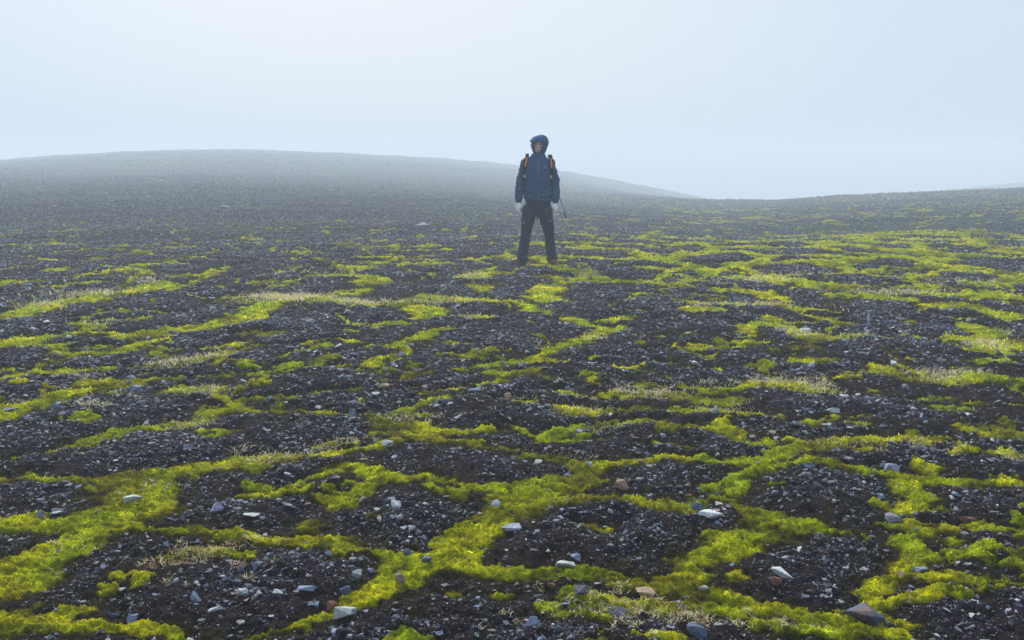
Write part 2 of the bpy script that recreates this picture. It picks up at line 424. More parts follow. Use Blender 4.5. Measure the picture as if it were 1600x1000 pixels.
def attr_mat(name, rough, amt, scale, bump, dist, spec=.3, trans=0):
    mt, n, b = new_mat(name)
    at_ = n.nodes.new('ShaderNodeAttribute'); at_.attribute_name = 'tint'
    tx = n.nodes.new('ShaderNodeTexCoord'); no = n.nodes.new('ShaderNodeTexNoise')
    no.inputs['Scale'].default_value = scale; no.inputs['Detail'].default_value = 4; no.inputs['Roughness'].default_value = .65
    n.links.new(tx.outputs['Object'], no.inputs['Vector'])
    mr = n.nodes.new('ShaderNodeMapRange'); mr.inputs['From Min'].default_value = .3; mr.inputs['From Max'].default_value = .7
    mr.inputs['To Min'].default_value = 1 - amt; mr.inputs['To Max'].default_value = 1 + amt
    n.links.new(no.outputs['Fac'], mr.inputs['Value'])
    mx = n.nodes.new('ShaderNodeVectorMath'); mx.operation = 'SCALE'
    n.links.new(at_.outputs['Color'], mx.inputs[0]); n.links.new(mr.outputs[0], mx.inputs['Scale'])
    n.links.new(mx.outputs[0], b.inputs['Base Color'])
    if bump:
        bp = n.nodes.new('ShaderNodeBump'); bp.inputs['Strength'].default_value = bump; bp.inputs['Distance'].default_value = dist
        n.links.new(no.outputs['Fac'], bp.inputs['Height']); n.links.new(bp.outputs[0], b.inputs['Normal'])
    b.inputs['Roughness'].default_value = rough; b.inputs['Specular IOR Level'].default_value = spec
    if trans:
        tb = n.nodes.new('ShaderNodeBsdfTranslucent'); n.links.new(mx.outputs[0], tb.inputs['Color'])
        ms = n.nodes.new('ShaderNodeMixShader'); ms.inputs[0].default_value = trans
        o = n.nodes['Material Output']
        n.links.new(b.outputs[0], ms.inputs[1]); n.links.new(tb.outputs[0], ms.inputs[2]); n.links.new(ms.outputs[0], o.inputs[0])
    return mt


M_soil = attr_mat('soil', .95, .6, 80, 1.0, .018, .04)
M_moss = attr_mat('moss', .95, .55, 150, 1.0, .012, .02, .15)
M_sprig = attr_mat('moss_leaf', .9, .2, 60, 0, 0, .03, .35)
M_stone = attr_mat('stone', .8, .4, 110, .8, .006, .2)
M_grass = attr_mat('grass', .7, .1, 40, 0, 0, .2, .35)


def mix3(c0, c1, t):
    t = t[..., None]; return np.array(c0) * (1 - t) + np.array(c1) * t


# ------------------------------------------------------------------ ground sheet
tn = fbm(GX, GY, .5, 4, 101) * .5 + .5
gcol = mix3((.006, .0038, .0052), (.024, .0150, .0200), np.clip(tn + .5 * clod, 0, 1))
fr = sstep(-2.2, -.2, FIELD + .9 * fbm(GX, GY, .25, 3, 103))
gcol = gcol * (1 - fr[..., None]) + np.array((.018, .013, .004)) * fr[..., None]
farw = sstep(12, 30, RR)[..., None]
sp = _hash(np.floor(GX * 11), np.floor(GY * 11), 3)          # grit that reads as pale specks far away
gcol = gcol * (1 - .6 * farw) + .6 * farw * (np.array((.016, .023, .034)) * (.5 + 1.3 * sp[..., None]**3))  # bluish haze painted into the ground colour with distance
gm = (sstep(-.05, .4, fbm(GX * .6, GY, 3.0, 4, 141)) * sstep(14, 28, RR) * .75)[..., None]
gcol = gcol * (1 - gm) + np.array((.052, .092, .034)) * gm
ii, jj = np.meshgrid(np.arange(NR - 1), np.arange(NC - 1), indexing='ij')
v0 = (ii * NC + jj).ravel()
quads = np.stack([v0, v0 + 1, v0 + NC + 1, v0 + NC], 1)[:, ::-1]
verts = np.stack([GX, GY, ZG], -1).reshape(-1, 3)
# close the sheet behind the camera and under it
ring = np.arange(NR - 1) * NC
seam = np.stack([ring + NC - 1, ring, ring + NC, ring + 2 * NC - 1], 1)[:, ::-1]
verts = np.vstack([verts, [[0, 0, float(ZG[0].mean())]]]); cid = len(verts) - 1
fan = np.stack([np.full(NC, cid), (np.arange(NC) + 1) % NC, np.arange(NC), np.arange(NC)], 1)
allq = np.vstack([quads, seam])
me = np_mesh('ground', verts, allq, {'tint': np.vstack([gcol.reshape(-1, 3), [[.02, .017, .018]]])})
bm = bmesh.new(); bm.from_mesh(me); bm.verts.ensure_lookup_table()
for k in range(NC):
    try: bm.faces.new((bm.verts[cid], bm.verts[(k + 1) % NC], bm.verts[k]))
    except ValueError: pass
bm.to_mesh(me); bm.free()
tag(link('ground', me, M_soil), kind='structure')

# ------------------------------------------------------------------ moss cushions (stuff)
fq = np.maximum.reduce([FIELD[:-1, :-1], FIELD[1:, :-1], FIELD[:-1, 1:], FIELD[1:, 1:]])
keep = ((fq > -.25) & (RR[:-1, :-1] > 1.5) & (np.abs(AA[:-1, :-1]) < 1.3)).ravel()
mq = quads[keep]
used, inv = np.unique(mq, return_inverse=True); mq = inv.reshape(mq.shape)
mv = np.stack([GX, GY, np.where(FIELD > -.25, ZM, ZG - .006)], -1).reshape(-1, 3)[used]
Ff = FIELD.ravel()[used]; mx_, my_ = mv[:, 0], mv[:, 1]; mr_ = np.hypot(mx_, my_)


def moss_tint(x, y, f):
    b = np.clip(sstep(-.15, .75, f + .6 * fbm(x, y, .16, 3, 111)), 0, 1)
    yl = np.clip(fbm(x, y, .30, 4, 113) * 1.3 + .45, 0, 1)
    base = mix3((.34, .42, .004), (.58, .56, .005), yl)
    base = base * (.74 + .55 * fbm(x, y, .06, 3, 115))[:, None]
    dark = mix3((.026, .021, .003), (.060, .050, .004), np.clip(yl * 1.2 - .1, 0, 1))
    t = b[:, None]
    c = dark * (1 - t) + base * t
    br = sstep(.10, .45, fbm(x, y, .42, 4, 117))[:, None] * .62      # tired, brownish areas
    return np.clip(c * (1 - br) + np.array((.075, .062, .005)) * br, .003, .6)


mc = moss_tint(mx_, my_, Ff)
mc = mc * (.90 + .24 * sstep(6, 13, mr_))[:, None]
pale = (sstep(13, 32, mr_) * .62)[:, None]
mc = mc * (1 - pale) + np.array((.125, .145, .06)) * pale * (.4 + .6 * sstep(-.2, .8, Ff))[:, None]  # far moss greyed by distance, haze painted into its tint
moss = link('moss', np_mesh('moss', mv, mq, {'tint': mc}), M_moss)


# leafy tips all over the moss, sized to the distance
def blades(px, py, pz, length, width, lean, tint, segs=2, curl=.4):
    n = len(px); az = rng.uniform(0, 2 * math.pi, n)
    dx, dy = np.cos(az), np.sin(az); wx, wy = -dy, dx
    fa = rng.uniform(0, 2 * math.pi, n); wx = np.cos(fa); wy = np.sin(fa)
    V = []; 
    for k in range(segs + 1):
        t = k / segs; an = lean + curl * t
        L = length * t
        cx = px + dx * np.sin(an) * L; cyy = py + dy * np.sin(an) * L; cz = pz + np.cos(an) * L
        hw = width * .5 * (1 - t**1.5)
        if k < segs:
            V += [np.stack([cx - wx * hw, cyy - wy * hw, cz], 1), np.stack([cx + wx * hw, cyy + wy * hw, cz], 1)]
        else:
            V += [np.stack([cx, cyy, cz], 1)]
    nvp = len(V); V = np.stack(V, 1).reshape(-1, 3)
    tri = []
    for k in range(segs):
        a_ = 2 * k
        if k < segs - 1: tri += [(a_, a_ + 1, a_ + 3), (a_, a_ + 3, a_ + 2)]
        else: tri += [(a_, a_ + 1, a_ + 2)]
    tri = np.array(tri)
    Fc = (np.arange(n)[:, None, None] * nvp + tri[None]).reshape(-1, 3)
    return V, Fc, np.repeat(tint, nvp, 0)


NS = 950000
lr = rng.uniform(math.log(2.6), math.log(15), NS); sa = rng.uniform(-.6, .6, NS); sr = np.exp(lr)
kp = rng.random(NS) < np.clip(3.4 / sr, 0, 1)**.7
sr, sa = sr[kp], sa[kp]; sx, sy = sr * np.sin(sa), sr * np.cos(sa)
sf = zlook(sx, sy, FIELD); kp = sf > -.05 + rng.normal(0, .12, len(sf))
sx, sy, sr, sf = sx[kp], sy[kp], sr[kp], sf[kp]
sz = zlook(sx, sy, ZM)
ln = np.clip(.0023 * sr, .007, .026) * rng.uniform(.6, 1.3, len(sx))
tc_ = moss_tint(sx, sy, sf) * 2.4 * (rng.uniform(.30, 1.30, len(sx))**1.2 * (.85 + .5 * fbm(sx, sy, .06, 2, 119)))[:, None]
V, Fc, T = blades(sx, sy, sz - .002, ln, ln * .55, rng.uniform(0, 1.0, len(sx)), tc_, 1)
me2 = np_mesh('moss_tips', V, Fc, {'tint': T}, smooth=False)
tips = bpy.data.objects.new('moss_tips', me2); me2.materials.append(M_sprig)
# join tips into the moss object, so moss is one thing
col.objects.link(tips)
me = moss.data; me.materials.append(M_sprig)
bm = bmesh.new(); bm.from_mesh(me); nf0 = len(bm.faces); bm.from_mesh(me2); bm.faces.ensure_lookup_table()
bm.to_mesh(me); bm.free()
mi = np.zeros(len(me.polygons), np.int32); mi[nf0:] = 1
me.polygons.foreach_set('material_index', mi)
bpy.data.objects.remove(tips); bpy.data.meshes.remove(me2)
tag(moss, 'bright yellow green moss winding in strips between the dark stony mounds', 'moss', kind='stuff')

# ------------------------------------------------------------------ stones
def hull_stone(seed, flat=.5, npts=13, bevel=False):
    r_ = random.Random(seed); bm = bmesh.new()
    for k in range(npts):
        v = Vector((r_.gauss(0, 1), r_.gauss(0, 1), r_.gauss(0, 1))).normalized()
        v = Vector([math.copysign(abs(c)**.7, c) for c in v]) * r_.uniform(.42, .56)
        v.z *= flat; v.x *= r_.uniform(.9, 1.1)
        bm.verts.new(v)
    res = bmesh.ops.convex_hull(bm, input=bm.verts)
    dead = [e for e in res['geom_interior'] + res['geom_unused'] if isinstance(e, bmesh.types.BMVert)]
    if dead: bmesh.ops.delete(bm, geom=list(set(dead)), context='VERTS')
    if bevel:
        bmesh.ops.bevel(bm, geom=list(bm.edges), offset=.012, segments=1, affect='EDGES', profile=.6)
        bmesh.ops.triangulate(bm, faces=bm.faces)
        bmesh.ops.subdivide_edges(bm, edges=bm.edges, cuts=1, use_grid_fill=True)
        for v in bm.verts: v.co += Vector((r_.gauss(0, .006), r_.gauss(0, .006), r_.gauss(0, .004)))
    bmesh.ops.triangulate(bm, faces=bm.faces)
    bm.normal_update()
    vs = np.array([v.co[:] for v in bm.verts]); fs = np.array([[q.index for q in f.verts] for f in bm.faces])
    bm.free(); return vs, fs


PAL = {
 'pale': (.36, .39, .38), 'white': (.48, .50, .50), 'blue': (.15, .19, .27), 'grey': (.20, .21, .23), 'slate': (.085, .11, .17),
 'dark': (.07, .075, .09), 'rust': (.20, .09, .06), 'tan': (.34, .24, .17), 'pink': (.27, .19, .19), 'lilac': (.25, .26, .34),
}
TEMPL = [hull_stone(k, flat=random.Random(k).uniform(.18, .6), npts=9) for k in range(24)]
NG = 1000000
r0, r1 = 2.5, 170.0
gr = np.exp(rng.uniform(math.log(r0), math.log(r1), NG)); gaz = rng.uniform(-.62, .62, NG)
kp = rng.random(NG) < np.clip(1.15 - .5 * sstep(20, 90, gr), 0, 1)
gr, gaz = gr[kp], gaz[kp]; gx, gy = gr * np.sin(gaz), gr * np.cos(gaz)
gf = zlook(gx, gy, FIELD)
cl = .5 * fbm(gx, gy, 3.5, 3, 130) + fbm(gx, gy, .5, 3, 131) + .6 * fbm(gx, gy, .12, 2, 133)
pr = np.clip(.72 + .8 * cl, .16, 1) * np.where(gf > -.1, .05, np.where(gf > -.8, .35, 1))
kp = rng.random(len(gx)) < pr
gx, gy, gr, gf = gx[kp], gy[kp], gr[kp], gf[kp]
smin = np.clip(.0015 * gr, .0050, .12)
size = smin * (1 - rng.random(len(gx)))**(-1 / 2.8)
size = np.minimum(size, np.where(gr > 6, (.0085 - .0057 * sstep(6, 16, gr)) * gr, np.clip(.0085 * gr, .032, .10))) * rng.uniform(.85, 1.15, len(gx))
gz = zlook(gx, gy, ZTOP)
n = len(gx)
names_p = np.array([PAL['grey'], PAL['blue'], PAL['lilac'], PAL['pale'], PAL['slate'], PAL['dark'], PAL['rust'], PAL['tan'], PAL['white'], PAL['pink']])
ci = rng.choice(10, n, p=[.27, .18, .10, .11, .12, .14, .010, .010, .035, .025])
gc = names_p[ci] * rng.uniform(.35, 1.2, n)[:, None]
crumb = (rng.random(n) < .55) & (size < .016 * 1)
gc[crumb] = np.array((.020, .015, .018)) * rng.uniform(.5, 1.7, crumb.sum())[:, None]
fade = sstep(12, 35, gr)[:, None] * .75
gc = gc * (1 - fade) + np.array((.034, .054, .085)) * fade  # distant chips pulled towards a painted haze blue
# the largest near stones become stones of their own later
tk = rng.integers(0, len(TEMPL), n)
yaw = rng.uniform(0, 2 * math.pi, n); tx_ = rng.normal(0, .35, n); ty_ = rng.normal(0, .35, n)
asp = rng.uniform(.32, .95, n)


def rot_mats(yaw, a, b):
    cy_, sy_ = np.cos(yaw), np.sin(yaw); ca, sa_ = np.cos(a), np.sin(a); cb, sb = np.cos(b), np.sin(b)
    Rz = np.zeros((len(yaw), 3, 3)); Rz[:, 0, 0] = cy_; Rz[:, 0, 1] = -sy_; Rz[:, 1, 0] = sy_; Rz[:, 1, 1] = cy_; Rz[:, 2, 2] = 1
    Rx = np.zeros_like(Rz); Rx[:, 0, 0] = 1; Rx[:, 1, 1] = ca; Rx[:, 1, 2] = -sa_; Rx[:, 2, 1] = sa_; Rx[:, 2, 2] = ca
    Ry = np.zeros_like(Rz); Ry[:, 1, 1] = 1; Ry[:, 0, 0] = cb; Ry[:, 0, 2] = sb; Ry[:, 2, 0] = -sb; Ry[:, 2, 2] = cb
    return Rx @ Ry @ Rz


RM = rot_mats(yaw, tx_, ty_)

# named landmark stones: (u, v, width px, height px, palette, phrase, where)
LM = [
 (541,966,42,20,'pale','large pale greenish white flat slab','at the end of the moss near the bottom edge'),
 (518,951,20,13,'rust','rusty orange brown angular stone','touching the left of the large pale slab'),
 (494,948,14,10,'blue','squarish blue grey stone','left of the rusty angular stone by the large pale slab'),
 (625,909,16,18,'pink','slanting pinkish slab','poking out of the wide central moss'),
 (637,867,14,13,'slate','dark slate wedge','standing up out of the wide central moss'),
 (667,878,17,12,'blue','light blue grey wedge','lying on the wide central moss'),
 (560,901,17,14,'pale','pale grey angular stone','on soil at the left edge of the central moss'),
 (579,896,11,10,'lilac','small blue violet stone','tucked in the left edge of the central moss'),
 (543,926,16,11,'slate','dark blue rounded stone','on soil behind the large pale slab'),
 (802,827,34,8,'lilac','flat pale lilac slab','on moss right of centre where two mounds meet'),
 (775,790,18,12,'white','white chipped stone','beside the moss junction in the centre'),
 (617,792,18,11,'white','whitish lumpy stone','on the round mound left of centre'),
 (643,826,16,8,'pale','pale lumpy stone','on the front slope of the round mound left of centre'),
 (971,762,24,15,'tan','pale tan blocky stone','on the dark mound right of centre'),
 (1109,806,40,9,'white','long pale flat stone','on the dark mound right of centre'),
 (899,876,19,12,'blue','grey blue wedge','at the front of the oval mound right of centre'),
 (884,886,32,10,'pale','pale flaky flat stone','at the front of the oval mound right of centre'),
 (1090,991,36,20,'slate','large dark blue slate stone','at the bottom edge among dry grass'),
 (832,977,28,16,'blue','grey block with a flat top','near the bottom edge left of the dry grass'),
 (962,960,32,13,'dark','dark brown grey rounded stone','sunk in grassy moss near the bottom edge'),
 (1004,931,32,12,'tan','long orange tan stone','lying in grassy moss near the bottom edge'),
 (861,919,15,10,'rust','rust red stone','on soil under the oval mound right of centre'),
 (911,924,30,6,'dark','long dark grey flat stone','at the back of the grassy moss near the bottom edge'),
 (1123,789,13,5,'white','small white flat stone','beside moss on the right of the dark mound'),
 (1090,794,20,10,'slate','dark blue stone','under the moss band right of centre'),
 (1098,919,16,6,'pale','pale blue flat stone','on bright moss right of centre near the front'),
 (1350,968,58,22,'slate','broad blue slate slab with a brown patch','on moss near the bottom right corner'),
 (1222,899,36,12,'white','pale blue white flat stone','on bare soil right of the front moss'),
 (1440,893,32,9,'blue','blue grey flat slab','at the edge of the vertical moss patch on the right'),
 (1408,900,14,9,'tan','small square tan stone','in the vertical moss patch on the right'),
 (1398,815,30,10,'grey','smooth grey oblong stone','between two moss bands on the right'),
 (1509,812,28,7,'rust','long reddish stone','on soil at the right under the broad moss band'),
 (1393,735,22,13,'lilac','pale bluish upright stone','behind the broad moss band on the right'),
 (1495,776,18,6,'blue','blue grey oblong stone','in front of the broad moss band on the right'),
 (1212,911,17,12,'rust','dull reddish brown stone','in front of the pale blue white flat stone'),
 (339,798,22,14,'lilac','blue white rounded block','on the dark mound left of centre'),
 (64,809,11,11,'blue','small upright blue stone','on soil near the left edge'),
 (91,801,18,9,'grey','grey angular stone','on soil near the left edge above the wide moss'),
 (393,808,28,5,'pale','thin pale flat stone','on the mound left of centre'),
 (209,971,20,11,'blue','blue grey slab edge','at the lower left beside dark moss'),
 (178,961,20,7,'slate','dark blue flat stone','in dark moss at the lower left'),
 (206,781,28,8,'pale','pair shaped pale flat stone','on the wide moss on the left'),
 (305,940,20,17,'blue','tilted blue grey stone','on bare soil at the lower left'),
 (378,931,18,14,'white','bright whitish angular stone','on bare soil at the lower left'),
 (437,930,20,12,'pale','pale jagged stone','on bare soil left of the large pale slab'),
 (336,955,26,9,'pale','pale elongated stone','in front of the tilted blue grey stone'),
 (481,923,32,10,'blue','long low blue stone','on bare soil above the rusty angular stone'),
 (379,887,13,11,'tan','small cream stone','beside the dry grass at the lower left'),
 (401,889,12,12,'blue','small light blue upright stone','right of the dry grass at the lower left'),
 (17,644,28,7,'slate','flat blue stone','on moss at the left edge halfway up the ground'),
 (212,610,22,9,'blue','blue wedge','at the end of a moss hump on the left'),
 (203,593,14,7,'grey','plain grey stone','behind the moss hump on the left'),
 (597,605,20,7,'tan','pinkish tan flat stone','by the winding moss left of the walker'),
 (794,622,13,9,'tan','orange tan rounded stone','in front of the central moss patch'),
 (742,612,22,6,'slate','dark slate slab','in front of the central moss patch'),
 (550,650,13,9,'blue','blue angular stone','on a thin moss band left of centre'),
 (905,678,13,8,'lilac','pale blue stone','on moss in the middle of the ground'),
 (628,556,16,7,'grey','light grey stone','on the winding moss left of the walker'),
 (606,697,20,9,'pale','pale grey domed stone','in front of moss left of centre'),
 (1300,645,24,9,'pale','pale pointed stone','on the long dark mound on the right'),
 (1086,570,10,8,'white','small white block','on dark gravel right of centre'),
 (1259,519,20,6,'pale','pale flat stone','on the curved moss band far right of the walker'),
 (1397,570,11,7,'white','bright white stone','at the tip of a moss band on the right'),
 (1116,645,20,6,'pale','thin oblong pale stone','in front of the moss right of centre'),
 (468,761,13,6,'pink','small pinkish stone','behind a moss band left of centre'),
 (566,783,15,8,'pink','pale pink stone','beside a scrap of moss left of centre'),
 (920,727,12,8,'white','pale cream stone','at a moss fork behind the centre'),
]
BLD = 'grey stones of the moor'
place = []
for k, (u, v, wp, hp, pal, ph, wh) in enumerate(LM):
    x, y, z = at(u, v); d = math.hypot(x, y)
    place.append((x, y, z, wp * d / F_PX, hp * d / F_PX, pal, ph, wh))
lx = np.array([p[0] for p in place]); ly = np.array([p[1] for p in place])
# neighbours of each landmark: one per direction, so its label can single it out
cand = np.nonzero((gr < 9) & (size / gr > .0050))[0]
cand = cand[np.argsort(-(size / gr)[cand])]
DIRS = ['just right of', 'behind and right of', 'just behind', 'behind and left of', 'just left of', 'in front and left of', 'just in front of', 'in front and right of']
slots = {}
for c in cand:
    dd = np.hypot(gx[c] - lx, (gy[c] - ly)); o_ = np.argsort(dd)[:3]
    for li in o_:
        li = int(li)
        if dd[li] < .05 or dd[li] > .17 * lx.size**0 * max(1, math.hypot(lx[li], ly[li]) / 3): continue
        ang = math.atan2(gy[c] - ly[li], gx[c] - lx[li]); s_ = int(round(ang / (math.pi / 4))) % 8
        if (li, s_) not in slots: slots[(li, s_)] = c; break
chosen = sorted(set(slots.values()), key=lambda c: -size[c] / gr[c])[:300 - len(LM) - 4]
inv_slot = {c: k for k, c in slots.items()}
ADJ = {0: 'grey', 1: 'blue grey', 2: 'lilac grey', 3: 'pale', 4: 'slate blue', 5: 'dark grey', 6: 'rusty', 7: 'tan', 8: 'whitish', 9: 'pinkish'}


def stone_object(x, y, z, L, H, rgb, seed, yw, depth=None, name='stone', brown=False):
    vs, fs = hull_stone(seed + 1000, flat=1.0, npts=12, bevel=True)
    vs = vs.copy(); vs /= (vs.max(0) - vs.min(0))
    D = depth or L * (.55 + .35 * random.Random(seed).random())
    vs *= np.array([L, D, H * 1.25])
    c_, s_ = math.cos(yw), math.sin(yw)
    vs = vs @ np.array([[c_, s_, 0], [-s_, c_, 0], [0, 0, 1]])
    q = fbm(vs[:, 0] + seed, vs[:, 1] + vs[:, 2] * 1.7, max(L * .4, .004), 3, seed)
    tint = np.array(rgb)[None] * (1 + .35 * q)[:, None]
    if brown:
        bmask = sstep(.0, .25, q)[:, None] * .8
        tint = tint * (1 - bmask) + np.array((.16, .10, .07)) * bmask
    me = np_mesh(name, vs, fs, {'tint': np.clip(tint, .01, .8)}, smooth=False)
    o = link(name, me, M_stone); o.location = (x, y, z + H * .20)
    return o


for k, (x, y, z, L, H, pal, ph, wh) in enumerate(place):
    o = stone_object(x, y, z, L, H, PAL[pal], k, math.atan2(-x, y) + random.uniform(-.2, .2), brown=(k == 26))
    o.rotation_euler = (random.uniform(-.12, .12), random.uniform(-.15, .15), 0)
    tag(o, (ph + ' ' + wh), 'stone', 'stones lying on the moor')
for c in chosen:
    li, s_ = inv_slot[c]
    big = 'small' if size[c] / gr[c] < .011 else 'fist shaped'
    fl = 'flat' if TEMPL[tk[c]][0][:, 2].max() < .22 else 'angular'
    L = float(size[c])
    o = stone_object(float(gx[c]), float(gy[c]), float(gz[c]), L, L * (.26 if fl == 'flat' else .45), gc[c], 5000 + int(c), float(yaw[c]))
    lab = f'{"" if big != "small" else "small "}{ADJ[int(ci[c])]} {fl} stone {DIRS[s_]} the {LM[li][5]}'
    if len(lab.split()) > 16: lab = lab.replace('small ', '', 1)
    if len(lab.split()) > 16: lab = lab.replace(fl + ' ', '', 1)
    if len(lab.split()) > 16: lab = lab.replace(' grey', '', 1)
    if len(lab.split()) > 16: lab = lab.replace(' with a flat top', '').replace(' with a brown patch', '')
    if len(lab.split()) > 16: lab = lab.replace('large ', '', 1).replace('broad ', '', 1)
    tag(o, lab, 'stone', 'stones lying on the moor')
# skyline rocks and the pale boulder half way up
for (u, v, wp, hp, pal, lab) in [
    (377, 236, 9, 4, 'dark', 'small dark rock standing on the crest of the left hill'),
    (792, 259, 22, 3, 'dark', 'low rock outcrop on the skyline beside the walker'),
    (657, 355, 24, 8, 'grey', 'faded pinkish grey boulder low on the hill left of the walker'),
    (350, 325, 16, 6, 'dark', 'dark low boulder half way up the left hill')]:
    x, y, z = at(u, v); d = math.hypot(x, y)
    o = stone_object(x, y, z, wp * d / F_PX, hp * d / F_PX, PAL[pal], int(u), 0.2, name='boulder')
    tag(o, lab, 'boulder')

msk = np.ones(n, bool); msk[chosen] = False
for k in range(len(place)):     # keep loose gravel off the landmark stones
    msk &= np.hypot(gx - lx[k], gy - ly[k]) > place[k][3] * .45
VS, FS, TS = [], [], []; off = 0
for t in range(len(TEMPL)):
    sel = np.nonzero(msk & (tk == t))[0]; vs, fs = TEMPL[t]
    P = vs[None] * (size[sel, None, None] * np.stack([np.ones(len(sel)), asp[sel], np.ones(len(sel)) * .9], 1)[:, None, :])
    P = np.einsum('nij,nkj->nki', RM[sel], P)
    P[:, :, 0] += gx[sel, None]; P[:, :, 1] += gy[sel, None]; P[:, :, 2] += (gz[sel] + size[sel] * .16)[:, None]
    VS.append(P.reshape(-1, 3)); FS.append((np.arange(len(sel))[:, None, None] * len(vs) + fs[None]).reshape(-1, 3) + off)
    TS.append(np.repeat(gc[sel], len(vs), 0)); off += len(sel) * len(vs)
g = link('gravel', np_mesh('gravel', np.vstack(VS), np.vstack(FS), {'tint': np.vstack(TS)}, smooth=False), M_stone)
tag(g, 'loose grey and blue stone chips scattered over the dark soil', 'gravel', kind='stuff')

# ------------------------------------------------------------------ grass
STRAW = np.array([(.80, .70, .44), (.85, .78, .56), (.50, .36, .18), (.28, .34, .05), (.62, .38, .18)])


def grass_tint(n, mode):
    p = {'dry': [.40, .34, .10, .10, .06], 'orange': [.22, .18, .18, .06, .36], 'green': [.30, .20, .05, .43, .02]}[mode]
    return STRAW[rng.choice(5, n, p=p)] * rng.uniform(.7, 1.2, n)[:, None]


# tufts of their own: (u, v, spread px, blades, mode, label)
TUFT = [
 (235,883,22,34,'orange','orange dry grass tuft at the left end of the lower left grass patch'),
 (262,880,22,34,'orange','dense straw tuft in the lower left grass patch'),
 (285,857,20,22,'dry','pale spiky tuft behind the lower left grass patch'),
 (312,872,18,20,'orange','low reddish tuft in the middle of the lower left grass patch'),
 (335,862,20,24,'orange','reddish upright tuft at the back of the lower left grass patch'),
 (362,850,16,20,'orange','rusty upright tuft on the moss left of centre'),
 (398,846,22,22,'dry','pale tuft on the thin moss band left of centre'),
 (438,850,16,20,'orange','small brownish tuft at the right end of the thin moss band'),
 (370,884,16,22,'orange','straw tuft at the right end of the lower left grass patch'),
 (262,908,13,13,'green','green and straw tuft alone on soil at the lower left'),
 (292,914,8,6,'green','tiny green shoots on soil at the lower left'),
 (388,903,12,16,'dry','lone star shaped straw tuft on soil at the lower left'),
 (420,877,14,12,'green','faint green grey tuft under the thin moss band'),
 (86,852,12,11,'dry','pale spiky tuft on moss near the left edge'),
 (87,898,8,9,'dry','small bleached tuft on moss near the lower left edge'),
 (188,772,10,9,'dry','whitish forked blades on the wide left moss'),
 (236,755,12,6,'dry','thin bent blades on the wide left moss'),
 (372,708,20,22,'dry','bleached tuft at the top of the long left moss band'),
 (415,712,18,18,'dry','pale grass fringe on the upper edge of the long left moss band'),
 (570,718,14,12,'dry','straw tuft at the end of the long left moss band'),
 (35,630,14,18,'dry','spiky pale tuft near the left edge halfway up the ground'),
 (140,632,26,34,'dry','thick straw tuft below the moss hump on the left'),
 (165,634,16,20,'green','greenish straw tuft right of the thick tuft on the left'),
 (210,622,14,14,'green','small upright tuft under the blue wedge stone on the left'),
 (842,921,12,14,'dry','pale tuft left of the grassy moss near the bottom edge'),
 (865,958,18,26,'green','green based straw tuft at the left end of the grassy moss'),
 (890,940,16,22,'dry','tuft behind the green based straw tuft in the grassy moss'),
 (930,930,14,20,'dry','tuft beside the long dark flat stone in the grassy moss'),
 (965,922,22,34,'dry','tall white straw tuft at the back of the grassy moss'),
 (998,952,16,16,'dry','sparse tuft in the middle of the grassy moss'),
 (1032,938,16,16,'dry','grey tuft right of the long orange tan stone'),
 (960,975,16,20,'dry','bleached tuft under the dark rounded stone'),
 (994,975,16,26,'green','upright tuft in front of the grassy moss'),
 (1066,962,18,22,'dry','straw tuft left of the large dark slate stone'),
 (1090,968,20,30,'dry','spreading pale tuft just behind the large dark slate stone'),
 (1155,975,20,32,'dry','white starry tuft right of the large dark slate stone'),
 (1168,955,10,9,'dry','small pale blades behind the white starry tuft'),
 (806,972,10,10,'dry','bleached blades left of the flat topped grey block'),
 (790,957,12,12,'green','thin greenish tuft on soil near the bottom centre'),
 (1222,978,14,14,'green','greenish tuft on moss at the bottom right of centre'),
 (1020,990,10,10,'dry','small tuft at the bottom edge left of the dark slate stone'),
 (750,985,10,8,'green','few green blades at the bottom edge near the centre'),
 (1430,700,14,12,'dry','tuft over the dark hollow on the right'),
 (1490,706,18,16,'dry','sparse pale tuft on the rim of the dark hollow on the right'),
 (1380,706,14,14,'dry','pale tuft at the left of the dark hollow on the right'),
 (1280,600,18,24,'dry','straw tuft at the right end of the moss hump'),
 (1250,596,18,20,'dry','straw tuft on top of the moss hump on the right'),
 (1035,612,18,20,'dry','straw tuft on moss right of the walker'),
]
for (u, v, sp_, nb, mode, lab) in TUFT:
    x, y, z = at(u, v); d = math.hypot(x, y); s_ = sp_ * d / F_PX
    nb = int(nb * 2.1)
    px = np.clip(rng.normal(0, .4, nb), -.8, .8) * s_; py = np.clip(rng.normal(0, .4, nb), -.8, .8) * s_
    pz = zlook(x + px, y + py, ZTOP) - z - .003
    ln = rng.uniform(.45, 1.1, nb) * np.clip(s_ * .75, .034, .075)
    V, Fc, T = blades(px, py, pz, ln, np.full(nb, max(.0034, d * .0009)), rng.uniform(.1, 1.25, nb), grass_tint(nb, mode), 3, .7)
    o = link('grass_tuft', np_mesh('grass_tuft', V, Fc, {'tint': T}), M_grass); o.location = (x, y, z)
    tag(o, lab, 'grass tuft', 'dry grass tufts')
